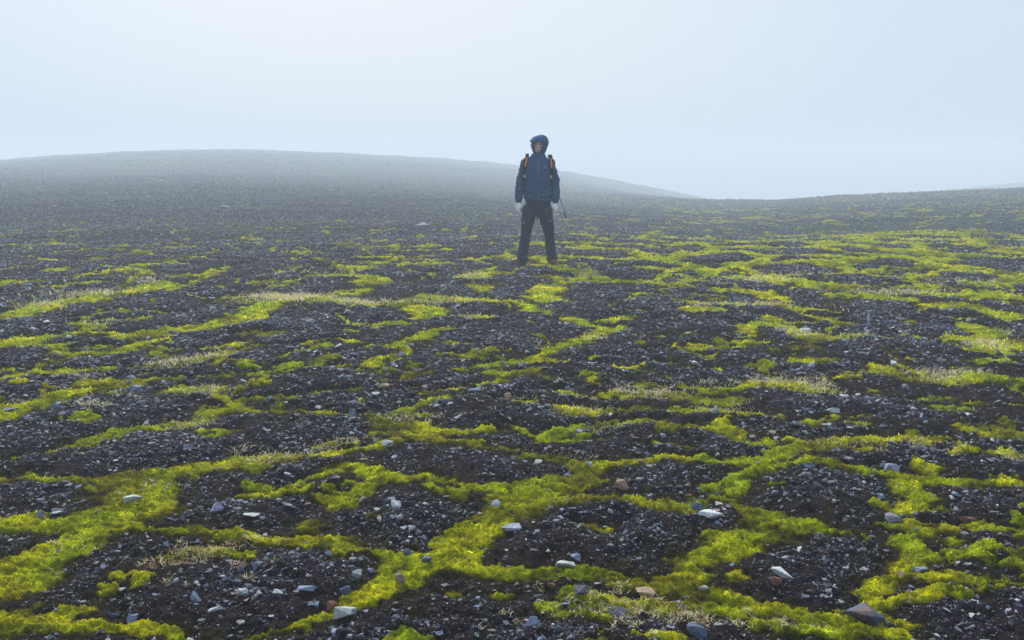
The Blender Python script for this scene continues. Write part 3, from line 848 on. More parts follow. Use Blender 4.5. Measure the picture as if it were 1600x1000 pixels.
# thin dry grass spread over parts of the moss: (u, v, half width px, half height px, blades, mode)
PATCH = [(445,464,70,6,900,'dry'),(560,473,60,4,350,'dry'),(130,460,70,6,500,'green'),(60,478,40,6,220,'green'),(180,503,50,4,200,'green'),
 (240,438,25,4,160,'dry'),(270,566,40,7,260,'dry'),(320,612,50,8,260,'green'),(330,556,30,5,120,'dry'),(120,588,40,6,120,'dry'),(150,625,40,9,180,'dry'),
 (240,625,40,6,90,'dry'),(350,655,60,8,120,'green'),(290,668,40,5,100,'dry'),(820,538,30,6,200,'dry'),(950,528,40,5,120,'dry'),(1000,530,60,3,90,'dry'),
 (740,432,30,6,200,'green'),(680,472,60,7,200,'green'),(730,498,40,4,140,'green'),(980,612,30,8,160,'dry'),(1030,615,40,9,200,'dry'),(1100,600,80,4,200,'dry'),
 (1210,596,60,8,260,'dry'),(1280,605,30,10,200,'dry'),(1100,478,60,4,200,'dry'),(1200,477,60,3,120,'dry'),(1190,437,50,5,200,'dry'),(1380,460,50,6,240,'green'),
 (1380,482,50,5,220,'dry'),(1420,456,60,4,160,'dry'),(1540,538,40,8,260,'dry'),(1480,585,70,6,220,'dry'),(1470,592,40,6,160,'dry'),(1590,518,30,6,160,'green'),
 (1250,425,60,4,160,'dry'),(1500,440,80,8,240,'green'),(1100,440,60,6,120,'green'),(900,640,60,8,140,'green'),(950,670,60,6,140,'green'),(640,655,60,8,160,'dry'),
 (540,690,60,6,110,'dry'),(470,705,60,10,170,'dry'),(420,718,60,10,150,'dry'),(1240,520,40,5,120,'dry'),(1340,528,40,4,90,'dry'),(1130,640,60,8,150,'green'),
 (1430,695,70,7,160,'dry'),(1300,692,70,7,90,'green'),(980,950,110,22,300,'dry'),(1060,965,90,14,180,'dry'),(310,865,60,16,240,'orange'),(820,612,60,5,90,'dry'),
 (1540,645,60,8,80,'green'),(1590,715,40,8,90,'dry'),(900,710,60,8,60,'dry'),(250,755,60,14,60,'dry'),(120,850,60,20,50,'dry'),(1230,975,60,14,60,'dry'),(500,425,80,6,150,'green'),
 (760,615,40,5,60,'dry'),(880,620,40,4,90,'dry'),(870,480,30,5,80,'green'),(920,432,30,4,90,'green')]
BX = [[], [], [], [], []]
for (u, v, ru, rv, nb, mode) in PATCH:
    x, y, z = at(u, v); d = math.hypot(x, y)
    nb = int(nb * 1.7)
    uu = rng.normal(0, .5, nb) * ru * d / F_PX; vv = rng.normal(0, .5, nb) * rv * d * d / (F_PX * H_CAM)
    px, py = x + uu, y + vv
    kk = zlook(px, py, FIELD) > -1.3
    px, py = px[kk], py[kk]; nb = len(px)
    BX[0].append(px); BX[1].append(py); dd = np.hypot(px, py)
    BX[2].append(np.clip(rng.uniform(.5, 1.15, nb) * .0075 * dd, .028, .09)); BX[3].append(np.maximum(.0026, dd * .00070)); BX[4].append(grass_tint(nb, mode))
px, py, ln, wd = (np.concatenate(b) for b in BX[:4]); tt_ = np.vstack(BX[4])
V, Fc, T = blades(px, py, zlook(px, py, ZTOP) - .003, ln, wd, rng.uniform(.05, 1.2, len(px)), tt_, 2, .6)
o = link('dry_grass', np_mesh('dry_grass', V, Fc, {'tint': T}), M_grass)
tag(o, 'sparse straw coloured grass blades growing through the moss strips', 'grass', kind='stuff')

# ------------------------------------------------------------------ the walker
M_skin = attr_mat('skin', .6, .08, 80, 0, 0, .3)
M_jacket = simple('jacket_fabric', (.001, .044, .135), .62, 35, .3, .25)
M_brim_lit = simple('hood_brim_lit_fabric', (.010, .075, .23), .8, 35, .25, .2, .08)  # jacket fabric made brighter: light on the brim's top painted in
M_trouser = simple('trouser_fabric', (.004, .014, .042), .75, 40, .3, .25)
M_white = attr_mat('glove', .7, .1, 90, .2, .003, .3)
M_black = simple('black_webbing', (.004, .006, .014), .95, 80, .2, .2, .03)
M_pack = simple('pack_fabric', (.012, .016, .03), .75, 40, .3, .2)
M_orange = simple('orange_webbing', (.85, .24, .035), .6, 60, .1, .1)
M_boot = simple('boot_leather', (.15, .065, .035), .6, 70, .35, .3)
M_sole = simple('boot_sole', (.015, .016, .02), .8, 60, .3, .3)
M_zip = simple('zip_blue', (.02, .14, .36), .45, 60, .1, .1)
M_logo = simple('chest_mark_thread', (.16, .30, .46), .6, 60, .05, .0)
M_eye = simple('eye', (.05, .05, .06), .2, 60, .05, .0, .6)
M_buckle = simple('buckle', (.35, .38, .42), .4, 60, .05, .0, .6)
M_pole = simple('pole_shaft', (.012, .014, .02), .4, 60, .1, .0, .6)


def tube(bm, pts, seg=14, power=2.0, caps=True):
    """pts: (x,y,z, rx, ry) rings perpendicular to the path; rx across, ry front-back"""
    P = [Vector(p[:3]) for p in pts]; ringsv = []
    for i, p in enumerate(pts):
        if i == 0: t = P[1] - P[0]
        elif i == len(P) - 1: t = P[-1] - P[-2]
        else: t = (P[i + 1] - P[i]).normalized() + (P[i] - P[i - 1]).normalized()
        t.normalize()
        ref = Vector((0, 1, 0)) if abs(t.y) < .85 else Vector((0, 0, 1))
        ax = ref.cross(t).normalized(); ay = t.cross(ax).normalized()
        rv = []
        for k in range(seg):
            a_ = 2 * math.pi * k / seg; c_, s_ = math.cos(a_), math.sin(a_)
            c_ = math.copysign(abs(c_)**(2 / power), c_); s_ = math.copysign(abs(s_)**(2 / power), s_)
            rv.append(bm.verts.new(P[i] + ax * c_ * p[3] + ay * s_ * p[4]))
        ringsv.append(rv)
    for a_, b_ in zip(ringsv[:-1], ringsv[1:]):
        for k in range(seg): bm.faces.new((a_[k], a_[(k + 1) % seg], b_[(k + 1) % seg], b_[k]))
    if caps:
        bm.faces.new(ringsv[0][::-1]); bm.faces.new(ringsv[-1])


def ball(bm, c, r, seg=14):
    mtx = Matrix.Translation(c) @ Matrix.Diagonal((r[0], r[1], r[2], 1))
    bmesh.ops.create_uvsphere(bm, u_segments=seg, v_segments=seg // 2 + 2, radius=1, matrix=mtx)


def remeshed(bm, voxel, smooth=4):
    me = bpy.data.meshes.new('tmp'); bmesh.ops.recalc_face_normals(bm, faces=bm.faces); bm.to_mesh(me); bm.free()
    o = bpy.data.objects.new('tmp', me); col.objects.link(o)
    md = o.modifiers.new('r', 'REMESH'); md.mode = 'VOXEL'; md.voxel_size = voxel; md.use_smooth_shade = True
    if smooth:
        ms = o.modifiers.new('s', 'SMOOTH'); ms.iterations = smooth; ms.factor = .5
    dg = bpy.context.evaluated_depsgraph_get(); dg.update()
    me2 = bpy.data.meshes.new_from_object(o.evaluated_get(dg)); bpy.data.objects.remove(o); bpy.data.meshes.remove(me)
    return me2


def get_co(me):
    c = np.empty(len(me.vertices) * 3, np.float32); me.vertices.foreach_get('co', c)
    nn = np.empty(len(me.vertices) * 3, np.float32); me.vertices.foreach_get('normal', nn)
    return c.reshape(-1, 3).astype(float), nn.reshape(-1, 3).astype(float)


def folds(me, fn):
    c, nn = get_co(me); d = fn(c); c = c + nn * d[:, None]
    me.vertices.foreach_set('co', c.astype(np.float32).ravel()); me.update()


walker = bpy.data.objects.new('person', None); col.objects.link(walker)
walker.location = (PX, PY, PZ); walker.scale = (1.003,) * 3
tag(walker, 'person standing with legs apart in blue hooded jacket, dark trousers and white gloves', 'person')
FZR = float(zlook(PX - .25, PY, ZTOP)) - PZ; FZL = float(zlook(PX + .22, PY, ZTOP)) - PZ

ARM_R = [(-.172, .01, 1.485), (-.238, .025, 1.22), (-.262, -.01, 1.02), (-.268, -.035, .905)]
ARM_L = [(.185, .01, 1.475), (.256, .03, 1.22), (.266, -.01, 1.02), (.255, -.04, .905)]


def hand(bm, wrist, side, k=1.0):
    """side -1: the walker's right hand (left in the picture). Thumb to the front, fingers curled"""
    wx, wy, wz = wrist
    yaw_ = -side * R(38)                                   # turns the back of the hand outward and forward
    ca, sa_ = math.cos(yaw_), math.sin(yaw_)

    def T(f, o_, d):                                       # f: towards thumb, o_: outward (back of hand), d: down
        lx_, ly_ = o_ * side, -f
        return (wx + lx_ * ca - ly_ * sa_, wy + lx_ * sa_ + ly_ * ca, wz - d)
    def tb(seq):
        tube(bm, [(*T(f, o_, d), r_ * k, r_ * k) for f, o_, d, r_ in seq], 10)
    tb([(0, 0, -.035, .029), (0, 0, .0, .027), (.002, .002, .02, .030)])
    for q, f in enumerate((.031, .011, -.010, -.029)):      # metacarpal + three finger bones, each finger its own length
        s_ = (1.0, 1.08, 1.0, .82)[q]; ex = (.25, .05, 0, 0)[q]
        tb([(f * .5, .002, .012, .017), (f, .008, .075, .0135), (f * 1.02, .000, .075 + .032 * s_, .0115),
            (f, -.022 + ex * .05, .075 + .050 * s_ + ex * .02, .0105), (f * .98, -.040 + ex * .08, .075 + .043 * s_ + ex * .06, .0095)])
    tb([(.015, -.004, .015, .016), (.040, -.016, .045, .0145), (.047, -.026, .075, .012), (.040, -.032, .100, .0105)])


# --- body: one continuous mesh
bm = bmesh.new()
HX = .010
ball(bm, (HX + .005, .005, 1.735), (.078, .098, .105), 20)
ball(bm, (HX, -.028, 1.660), (.058, .062, .062), 16)
ball(bm, (HX, -.060, 1.618), (.024, .022, .018), 12)
tube(bm, [(HX, -.098, 1.725, .009, .010), (HX, -.108, 1.695, .012, .014), (HX, -.104, 1.683, .016, .012)], 10)
tube(bm, [(HX - .035, -.088, 1.742, .012, .010), (HX, -.097, 1.738, .012, .012), (HX + .035, -.088, 1.742, .012, .010)], 8)
tube(bm, [(HX - .022, -.083, 1.656, .007, .006), (HX, -.092, 1.657, .009, .007), (HX + .022, -.083, 1.656, .007, .006)], 8)
tube(bm, [(HX - .018, -.082, 1.647, .007, .007), (HX, -.089, 1.646, .009, .008), (HX + .018, -.082, 1.647, .007, .007)], 8)
for s in (-1, 1):
    ball(bm, (HX + s * .082, .012, 1.700), (.010, .020, .032), 10)
tube(bm, [(0, .02, 1.66, .058, .058), (0, .02, 1.54, .062, .060), (0, .02, 1.50, .10, .075)])
tube(bm, [(.0, .02, 1.53, .11, .07), (.0, .015, 1.44, .165, .10), (.0, .01, 1.25, .155, .105), (.005, .01, 1.10, .145, .10), (.008, .01, .95, .155, .105), (.006, .01, .82, .15, .10)], 20, 2.3)
for A in (ARM_R, ARM_L):
    tube(bm, [(*A[0], .048, .048), (*A[1], .036, .038), (*A[2], .034, .034), (*A[3], .024, .024)])
hand(bm, ARM_R[3], -1, .8); hand(bm, ARM_L[3], 1, .8)
for s, hx, kx, ax_ in ((-1, -.085, -.155, -.205), (1, .095, .168, .212)):
    tube(bm, [(hx, .01, .88, .085, .085), (hx + (kx - hx) * .5, .0, .68, .072, .075), (kx, -.012, .47, .052, .056), (ax_ * .94, .015, .28, .048, .052), (ax_, .02, .10, .034, .038)])
tube(bm, [(-.205, .03, .06, .034, .03), (-.27, -.02, .05, .034, .022), (-.345, -.06, .04, .03, .016)])
tube(bm, [(.212, .04, .06, .034, .03), (.222, -.05, .05, .034, .022), (.23, -.13, .04, .03, .016)])
me = remeshed(bm, .0055, 2)
c, nn = get_co(me)
tint = np.tile(np.array((.62, .40, .37)), (len(c), 1))
face = c[:, 2] > 1.57
beard = face & (c[:, 1] < .0) & (c[:, 2] < 1.690) & ~((np.abs(c[:, 0] - HX) < .022) & (c[:, 2] > 1.668))
tint[beard] = (.48, .28, .25)
lips = (np.abs(c[:, 0] - HX) < .023) & (np.abs(c[:, 2] - 1.651) < .008) & (c[:, 1] < -.075); tint[lips] = (.60, .36, .36)
sock = (np.abs(np.abs(c[:, 0] - HX) - .031) < .016) & (np.abs(c[:, 2] - 1.722) < .010) & (c[:, 1] < -.05)
c[sock, 1] += .008; tint[sock] = (.26, .13, .11)  # eye sockets set back, their shade painted into the skin tint
me.vertices.foreach_set('co', c.astype(np.float32).ravel())
a_ = me.attributes.new('tint', 'FLOAT_COLOR', 'POINT'); cc = np.ones((len(c), 4), np.float32); cc[:, :3] = tint; a_.data.foreach_set('color', cc.ravel())
me.update()
link('body', me, M_skin, walker)
for s in (-1, 1):
    bm = bmesh.new(); ball(bm, (HX + s * .031, -.076, 1.722), (.012, .010, .008), 10); me = bpy.data.meshes.new('eye'); bm.to_mesh(me); bm.free()
    link('eye', me, M_eye, walker)
# a short fringe and hair under the hood
bm = bmesh.new()
tube(bm, [(HX, .03, 1.69, .082, .085), (HX, .02, 1.75, .086, .092), (HX, .012, 1.80, .072, .085), (HX, .01, 1.845, .03, .04)], 20)
me = remeshed(bm, .008, 3)
link('hair', me, simple('hair', (.06, .032, .02), .7, 120, .4, .4), walker)

# --- jacket: torso and sleeves grown together
bm = bmesh.new()
tube(bm, [(.012, .012, .935, .186, .132), (.012, .010, .965, .196, .142), (.010, .008, 1.04, .196, .146), (.010, .005, 1.14, .192, .143), (.008, .003, 1.26, .196, .143),
          (.008, .003, 1.36, .200, .140), (.008, .008, 1.44, .196, .128), (.010, .012, 1.505, .165, .108), (.012, .015, 1.545, .115, .085), (.015, .015, 1.60, .082, .078)], 30, 2.4)
for A, s in ((ARM_R, -1), (ARM_L, 1)):
    (x0, y0, z0), (x1, y1, z1), (x2, y2, z2), (x3, y3, z3) = A
    tube(bm, [(x0 * .72, y0, z0 + .015, .060, .075), (x0, y0, z0 - .010, .068, .076), ((x0 + x1) / 2, (y0 + y1) / 2, (z0 + z1) / 2, .062, .070), (x1, y1, z1, .060, .068),
              ((x1 + x2) / 2, (y1 + y2) / 2, (z1 + z2) / 2, .060, .064), (x2, y2, z2, .059, .062), (x3, y3, z3 + .045, .053, .055), (x3, y3, z3 + .010, .040, .042), (x3, y3, z3 - .004, .036, .038)], 18)
me = remeshed(bm, .009, 4)


def jf(c):
    x, y, z = c[:, 0], c[:, 1], c[:, 2]
    d = .0070 * fbm(x * 1.2 + y * .7, z + .45 * x, .085, 3, 201) + .0045 * fbm(x - y, z * 1.6 - .5 * x, .045, 2, 203)
    sleeve = sstep(.19, .23, np.abs(x - .005))
    d += sleeve * .0040 * np.sin(z * 62 + 30 * x + 7 * fbm(x + y, z, .12, 2, 207))
    d += (1 - sleeve) * sstep(1.12, .98, z) * .0075 * np.sin(z * 80 + 12 * x + 4 * fbm(x, z, .12, 2, 209))
    return d


folds(me, jf)
jacket = link('jacket', me, M_jacket, walker)
# hood: a shell open at the face
bm = bmesh.new(); NA = 44; rows_h = []
prof = [(1.545, .088, .090, 0), (1.575, .080, .084, 0), (1.590, .082, .088, 8), (1.610, .088, .096, 27), (1.640, .098, .106, 36), (1.675, .110, .115, 39), (1.710, .119, .122, 39),
        (1.740, .121, .126, 37), (1.762, .120, .128, 31), (1.776, .117, .127, 18), (1.788, .113, .124, 4), (1.808, .106, .114, 0), (1.830, .090, .098, 0), (1.845, .066, .076, 0), (1.855, .036, .046, 0)]
for (z, rx, ry, op) in prof:
    rv = []; cx = .022 + .010 * (z - 1.6) / .2
    for k in range(NA + 1):
        o_ = R(max(op, .01)); ph = -math.pi / 2 - R(9) + o_ + (2 * math.pi - 2 * o_) * k / NA
        wob = 1 + .035 * math.sin(5 * ph + z * 40) + .02 * math.sin(9 * ph - z * 60)
        bul = 1 + .07 * max(0, math.cos(ph)) * math.exp(-((z - 1.71) / .06)**2)
        rv.append(bm.verts.new((cx + rx * wob * bul * math.cos(ph), .014 + ry * wob * math.sin(ph), z)))
    rows_h.append(rv)
for a_, b_ in zip(rows_h[:-1], rows_h[1:]):
    for k in range(NA): bm.faces.new((a_[k], a_[k + 1], b_[k + 1], b_[k]))
bm.faces.new(rows_h[-1][:-1])
bmesh.ops.recalc_face_normals(bm, faces=bm.faces)
me = bpy.data.meshes.new('hood'); bm.to_mesh(me); bm.free()
for p in me.polygons: p.use_smooth = True
hd = link('hood', me, M_jacket, jacket); md = hd.modifiers.new('s', 'SOLIDIFY'); md.thickness = .009; md.offset = -1
# stiff brim over the brow, and the rolled rim of the opening
bm = bmesh.new(); top, bot = [], []
for k in range(17):
    a_ = R(-62 + 124 * k / 16) - R(6)
    for j, (rr, dz) in enumerate(((.100, .058), (.134, .030), (.166, -.010), (.168, -.020))):
        w_ = math.cos(R(-62 + 124 * k / 16))
        top.append(bm.verts.new((.012 + rr * math.sin(a_) * .80, -.000 - (.06 + (rr - .06) * max(w_, .25)) * math.cos(a_), 1.780 + dz * (.55 + .45 * w_) - .022 * (1 - w_))))
for k in range(16):
    for j in range(3): bm.faces.new((top[k * 4 + j], top[k * 4 + j + 1], top[k * 4 + j + 5], top[k * 4 + j + 4]))
me = bpy.data.meshes.new('brim'); bm.to_mesh(me); bm.free()
for p in me.polygons: p.use_smooth = True
br = link('hood_brim', me, M_brim_lit, jacket); md = br.modifiers.new('s', 'SOLIDIFY'); md.thickness = .006; md.offset = 0


def surf_y(me, x, z):
    c, _ = get_co(me); mk = (np.abs(c[:, 0] - x) < .012) & (np.abs(c[:, 2] - z) < .012)
    return float(c[mk, 1].min()) if mk.any() else -.14


def ribbon(pts, wd, th=.004):
    bm = bmesh.new(); V = []
    for i, p in enumerate(pts):
        p = Vector(p); t = (Vector(pts[min(i + 1, len(pts) - 1)]) - Vector(pts[max(i - 1, 0)])).normalized()
        nrm = Vector((0, -1, 0)) if abs(t.y) < .7 else Vector((0, 0, 1))
        s_ = t.cross(nrm).normalized() * wd / 2; nn_ = s_.cross(t).normalized() * th / 2
        V.append([bm.verts.new(p + a1 * s_ + b1 * nn_) for a1, b1 in ((-1, -1), (1, -1), (1, 1), (-1, 1))])
    for a_, b_ in zip(V[:-1], V[1:]):
        for k in range(4): bm.faces.new((a_[k], a_[(k + 1) % 4], b_[(k + 1) % 4], b_[k]))
    bm.faces.new(V[0][::-1]); bm.faces.new(V[-1]); bmesh.ops.recalc_face_normals(bm, faces=bm.faces)
    me = bpy.data.meshes.new('ribbon'); bm.to_mesh(me); bm.free(); return me


JM = jacket.data
link('zipper', ribbon([(.012, surf_y(JM, .012, z) - .003, z) for z in np.linspace(1.235, 1.50, 12)], .011), M_zip, jacket)
link('zipper_flap', ribbon([(.010 + .02 * (1.02 - z), surf_y(JM, .012, z) - .003, z) for z in np.linspace(.975, 1.02, 4)], .016), M_zip, jacket)
# chest mark: a small fossil bird above a line of lettering
cur = bpy.data.curves.new('t', 'FONT'); cur.body = "ARC'TERYX"; cur.size = .0155; cur.align_x = 'CENTER'; cur.extrude = .0006
to = bpy.data.objects.new('t', cur); col.objects.link(to)
dg = bpy.context.evaluated_depsgraph_get(); me = bpy.data.meshes.new_from_object(to.evaluated_get(dg)); bpy.data.objects.remove(to)
bm = bmesh.new(); bm.from_mesh(me)


def stroke(bm, pts, wd):
    for (x0, y0), (x1, y1) in zip(pts[:-1], pts[1:]):
        dx, dy = x1 - x0, y1 - y0; L = math.hypot(dx, dy); nx, ny = -dy / L * wd / 2, dx / L * wd / 2
        a_ = [bm.verts.new((x0 + nx, y0 + ny, .0006)), bm.verts.new((x1 + nx, y1 + ny, .0006)), bm.verts.new((x1 - nx, y1 - ny, .0006)), bm.verts.new((x0 - nx, y0 - ny, .0006))]
        bm.faces.new(a_[::-1])


for P_ in ([(-.020, .024), (-.012, .030), (-.004, .031), (.004, .028), (.012, .021), (.021, .020)], [(-.020, .024), (-.016, .021), (-.010, .020)],
           [(-.004, .031), (.002, .037), (.010, .039)], [(.004, .028), (.011, .033), (.019, .035)], [(-.002, .029), (-.006, .021), (-.001, .018)],
           [(.006, .026), (.004, .019), (.010, .016)], [(-.008, .030), (-.009, .024)], [(0.000, .030), (.000, .024)], [(.012, .021), (.018, .027)]):
    stroke(bm, P_, .0022)
for v in bm.verts:
    v.co = Vector((v.co.x, -v.co.z, v.co.y)); v.co += Vector((.102, surf_y(JM, .102 + v.co.x, 1.395 + v.co.z) - .002, 1.388))
me2 = bpy.data.meshes.new('chest_mark'); bm.to_mesh(me2); bm.free()
link('chest_mark', me2, M_logo, jacket)

# --- trousers
bm = bmesh.new()
tube(bm, [(.010, .012, .975, .170, .118), (.008, .012, .90, .186, .128), (.004, .012, .82, .205, .130), (.002, .012, .765, .200, .118)], 28, 2.4)
tube(bm, [(-.100, .010, .84, .108, .112), (-.122, .006, .72, .105, .108), (-.135, .002, .64, .097, .102), (-.150, -.004, .54, .082, .092), (-.160, -.008, .46, .076, .086),
          (-.174, .004, .36, .073, .083), (-.190, .012, .26, .075, .085), (-.206, .014, .17, .077, .088), (-.210, .010, .10, .078, .092), (-.192, .016, .045, .066, .082)], 22)
tube(bm, [(.100, .010, .84, .108, .112), (.122, .006, .72, .105, .108), (.137, .002, .64, .096, .100), (.158, -.004, .54, .080, .090), (.171, -.008, .46, .074, .085),
          (.181, .004, .36, .071, .083), (.192, .012, .26, .073, .084), (.204, .014, .18, .074, .086), (.212, .012, .11, .077, .088), (.205, .016, .06, .066, .080)], 22)
me = remeshed(bm, .009, 4)


def tf(c):
    x, y, z = c[:, 0], c[:, 1], c[:, 2]
    d = .0065 * fbm(x * 1.5 + y, z * .8 + x, .11, 3, 221) + .004 * fbm(x + y, z * 1.5 - x, .05, 2, 223)
    d += sstep(.26, .12, z) * .010 * np.sin(z * 95 + 10 * x + 5 * fbm(x, z + y, .1, 2, 225))
    d += np.exp(-((z - .47) / .07)**2) * .006 * np.sin(z * 110 + 7 * y + 4 * fbm(x, z, .1, 2, 227))
    d += .006 * np.sin((z + .55 * np.abs(x)) * 70 + 5 * fbm(x, z, .15, 2, 231)) * sstep(.75, .85, z)
    d -= .006 * np.exp(-((np.abs(x) - .05) / .03)**2) * np.exp(-((z - .82) / .08)**2) * (y < 0)
    return d


folds(me, tf)
tro = link('trousers', me, M_trouser, walker)
link('thigh_tag', ribbon([(.205, surf_y(me, .19, .655) + .018, .655), (.190, surf_y(me, .188, .655) - .002, .655), (.172, surf_y(me, .172, .655) - .004, .655)], .008), M_buckle, tro)
link('thigh_tag', ribbon([(-.190, surf_y(me, -.188, .63) - .001, .645), (-.188, surf_y(me, -.186, .61) - .003, .612)], .008), M_buckle, tro)
bm = bmesh.new()
tube(bm, [(.150, -.085, .60, .045, .018), (.155, -.088, .56, .050, .022), (.158, -.084, .47, .048, .018)], 14, 4)
me = remeshed(bm, .006, 2); link('thigh_pocket', me, M_trouser, tro)

# --- gloves: white backs, dark palms
for A, s in ((ARM_R, -1), (ARM_L, 1)):
    bm = bmesh.new(); hand(bm, A[3], s, 1.25)
    me = remeshed(bm, .0036, 1); c, nn = get_co(me)
    yaw_ = -s * R(38); outw = np.array([s * math.cos(yaw_), s * math.sin(yaw_), 0])
    dk_ = (nn @ outw < .08) & (c[:, 2] < A[3][2] - .055)
    tn_ = np.tile(np.array((.92, .92, .95)), (len(c), 1)); tn_[dk_] = (.05, .05, .09)
    loc = (c - np.array(A[3])) @ outw
    tn_[(loc < -.016) & (c[:, 2] < A[3][2] - .065)] = (.05, .05, .09)
    a_ = me.attributes.new('tint', 'FLOAT_COLOR', 'POINT'); cc = np.ones((len(c), 4), np.float32); cc[:, :3] = tn_; a_.data.foreach_set('color', cc.ravel())
    link('glove', me, M_white, walker)
# --- boots
for nm, pts, fz in (('r', [(-.150, .055, .055), (-.200, .030, .058), (-.265, -.010, .052), (-.325, -.045, .044), (-.365, -.068, .036)], FZR),
                    ('l', [(.210, .085, .055), (.214, .040, .058), (.222, -.040, .052), (.229, -.105, .044), (.234, -.150, .036)], FZL)):
    bm = bmesh.new()
    hts = (.052, .055, .050, .040, .024); wds = (.036, .042, .046, .050, .040)
    tube(bm, [(x, y, z + .006, wds[i], hts[i]) for i, (x, y, z) in enumerate(pts)], 16, 2.6)
    x0, y0, _ = pts[1]
    tube(bm, [(x0 + (-.012 if nm == 'r' else 0), y0 + .004, .05, .046, .052), (x0, y0, .12, .044, .050), (x0, y0 + .004, .165, .046, .050)], 16)
    bt = link('boot', remeshed(bm, .006, 3), M_boot, walker); bt.location.z = fz
    bm = bmesh.new()
    P0 = Vector(pts[0]); P1 = Vector(pts[-1]); dv = (P1 - P0); dv.z = 0; dv.normalize(); sd = Vector((-dv.y, dv.x, 0)); L = (P1 - P0).length
    outl = [(-.036, 0), (-.028, .030), (.02, .040), (.07, .038), (.12, .046), (.17, .052), (L, .045), (L + .028, .026), (L + .036, 0)]
    outl = outl + [(a1, -b1) for a1, b1 in outl[-2:0:-1]]
    lo = [bm.verts.new((*(P0 + dv * a1 + sd * b1).xy, -.008 + (.010 if a1 > L else 0))) for a1, b1 in outl]
    hi = [bm.verts.new((*(P0 + dv * a1 + sd * b1 * 1.02).xy, .026 + (.006 if a1 > L else 0))) for a1, b1 in outl]
    bm.faces.new(lo[::-1]); bm.faces.new(hi)
    for k in range(len(lo)): bm.faces.new((lo[k], lo[(k + 1) % len(lo)], hi[(k + 1) % len(lo)], hi[k]))
    bmesh.ops.recalc_face_normals(bm, faces=bm.faces)
    me = bpy.data.meshes.new('sole'); bm.to_mesh(me); bm.free(); link('sole', me, M_sole, bt)
    for q in range(4):          # laces
        t = .34 + q * .10; c_ = P0.lerp(P1, t); zz = .108 - q * .011
        link('lace', ribbon([c_ + sd * .028 + Vector((0, 0, zz - c_.z - .010)), c_ + Vector((0, 0, zz - c_.z + .004)), c_ - sd * .028 + Vector((0, 0, zz - c_.z - .010))], .006, .004), M_sole, bt)

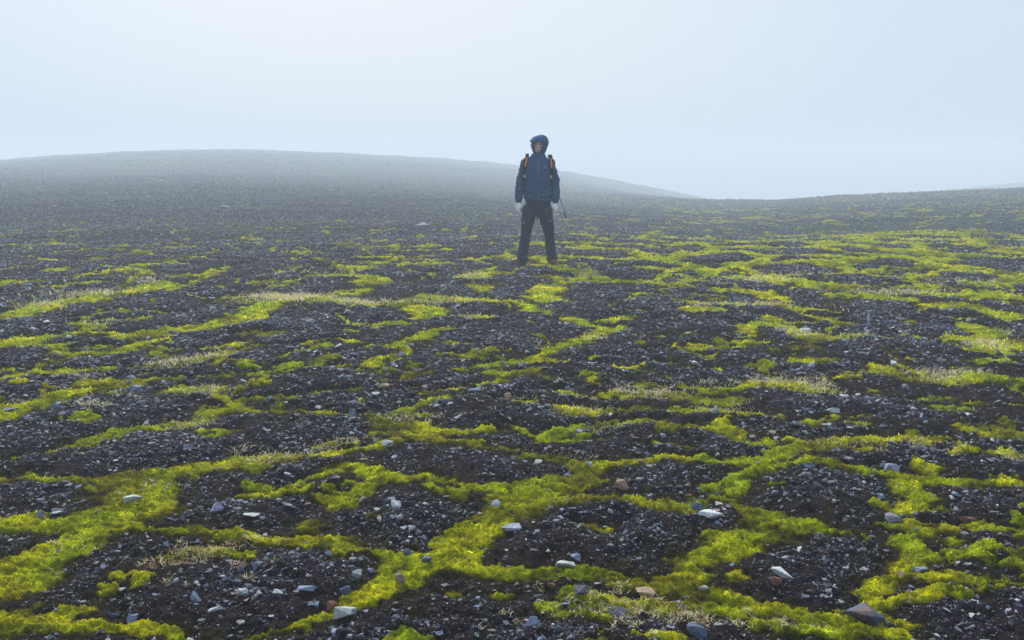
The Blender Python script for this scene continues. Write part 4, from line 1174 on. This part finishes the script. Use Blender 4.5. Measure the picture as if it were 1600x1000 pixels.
# --- backpack, worn on the back but a thing of its own
pack = bpy.data.objects.new('backpack', None); col.objects.link(pack); pack.location = (PX, PY, PZ); pack.scale = (1.003,) * 3
tag(pack, 'dark backpack with orange strap sections worn by the standing person', 'backpack')
bm = bmesh.new()
tube(bm, [(.01, .245, .98, .125, .085), (.01, .250, 1.02, .150, .100), (.01, .255, 1.15, .155, .110), (.01, .250, 1.35, .150, .100), (.01, .235, 1.47, .130, .085), (.01, .215, 1.53, .09, .055)], 24, 3.2)
link('pack_body', remeshed(bm, .01, 3), M_pack, pack)
bm = bmesh.new(); tube(bm, [(.01, .355, 1.06, .10, .025), (.01, .375, 1.12, .11, .035), (.01, .370, 1.30, .10, .03), (.01, .345, 1.36, .08, .02)], 20, 3)
link('front_pocket', remeshed(bm, .009, 2), M_pack, pack)
for s, xs in ((-1, [(-.135, .17, 1.50), (-.142, .09, 1.572), (-.142, .02, 1.585), (-.146, -.055, 1.560), (-.152, None, 1.52), (-.168, None, 1.44), (-.180, None, 1.38), (-.182, None, 1.28), (-.180, None, 1.17), (-.19, .02, 1.08), (-.14, .16, 1.04)]),
              (1, [(.155, .17, 1.49), (.172, .09, 1.560), (.180, .02, 1.572), (.186, -.055, 1.545), (.190, None, 1.50), (.196, None, 1.43), (.196, None, 1.36), (.192, None, 1.27), (.190, None, 1.17), (.20, .02, 1.08), (.16, .16, 1.04)])):
    pts = [(x, (surf_y(JM, x, z) - .010) if y is None else y, z) for x, y, z in xs]
    st_ = link('shoulder_strap', ribbon(pts[:8], .046, .014), M_black, pack)
    link('webbing', ribbon(pts[7:], .022, .006), M_black, st_)
    q = [Vector(p) + Vector((0, -.011, .002)) for p in (pts[4:7] if s == 1 else pts[4:7])][:2] + [Vector(pts[6]).lerp(Vector(pts[5]), .55) + Vector((0, -.012, .002))]
    q = [Vector(pts[3]).lerp(Vector(pts[4]), .6) + Vector((0, -.012, .004))] + q
    link('orange_section', ribbon(q, .020, .006), M_orange, st_)
    p = Vector(pts[7])
    link('buckle', ribbon([p + Vector((0, -.014, .02)), p + Vector((0, -.014, -.02))], .028, .008), M_buckle, st_)
link('hanging_strap', ribbon([(.004, .20, 1.0), (.004, .18, .85), (.006, .16, .74), (.005, .16, .648)], .024, .006), M_black, pack)

pole = bpy.data.objects.new('pole', None); col.objects.link(pole); pole.location = (PX, PY, PZ); pole.scale = (1.003,) * 3
tag(pole, "thin dark pole slanting down behind the person's left forearm", 'pole')
bm = bmesh.new(); tube(bm, [(.205, .17, 1.33, .005, .005), (.262, .19, 1.17, .005, .005), (.322, .20, .985, .0048, .0048), (.375, .20, .83, .0045, .0045), (.398, .20, .755, .0045, .0045)], 8)
me = bpy.data.meshes.new('shaft'); bm.to_mesh(me); bm.free(); link('shaft', me, M_pole, pole)
bm = bmesh.new(); tube(bm, [(.394, .20, .768, .006, .006), (.402, .20, .74, .009, .009), (.416, .20, .694, .010, .010), (.420, .20, .683, .006, .006)], 10)
me = bpy.data.meshes.new('tip'); bm.to_mesh(me); bm.free(); link('tip', me, M_black, pole)

# ------------------------------------------------------------------ mist
zmax = max(float(ZG.max()), float(PZ) + 1.9) + 2.6; zmin = float(ZG.min()) - 1
bm = bmesh.new(); bmesh.ops.create_cube(bm, size=1); me = bpy.data.meshes.new('haze'); bm.to_mesh(me); bm.free()
hz = bpy.data.objects.new('haze', me); col.objects.link(hz)
hz.scale = (900, 900, zmax - zmin); hz.location = (0, 0, (zmax + zmin) / 2)
mt = bpy.data.materials.new('mist'); mt.use_nodes = True; n_ = mt.node_tree; n_.nodes.clear()
o = n_.nodes.new('ShaderNodeOutputMaterial'); pv = n_.nodes.new('ShaderNodeVolumePrincipled')
pv.inputs['Color'].default_value = (.785, .885, .985, 1); pv.inputs['Density'].default_value = .0064; pv.inputs['Anisotropy'].default_value = .1
n_.links.new(pv.outputs[0], o.inputs['Volume']); me.materials.append(mt)
tag(hz, 'thin bluish mist lying over the whole moor', 'mist', kind='stuff')
print('walker', PX, PY, PZ, 'stones', len(place) + len(chosen), 'grid', NR, NC, 'gravel', int(msk.sum()))
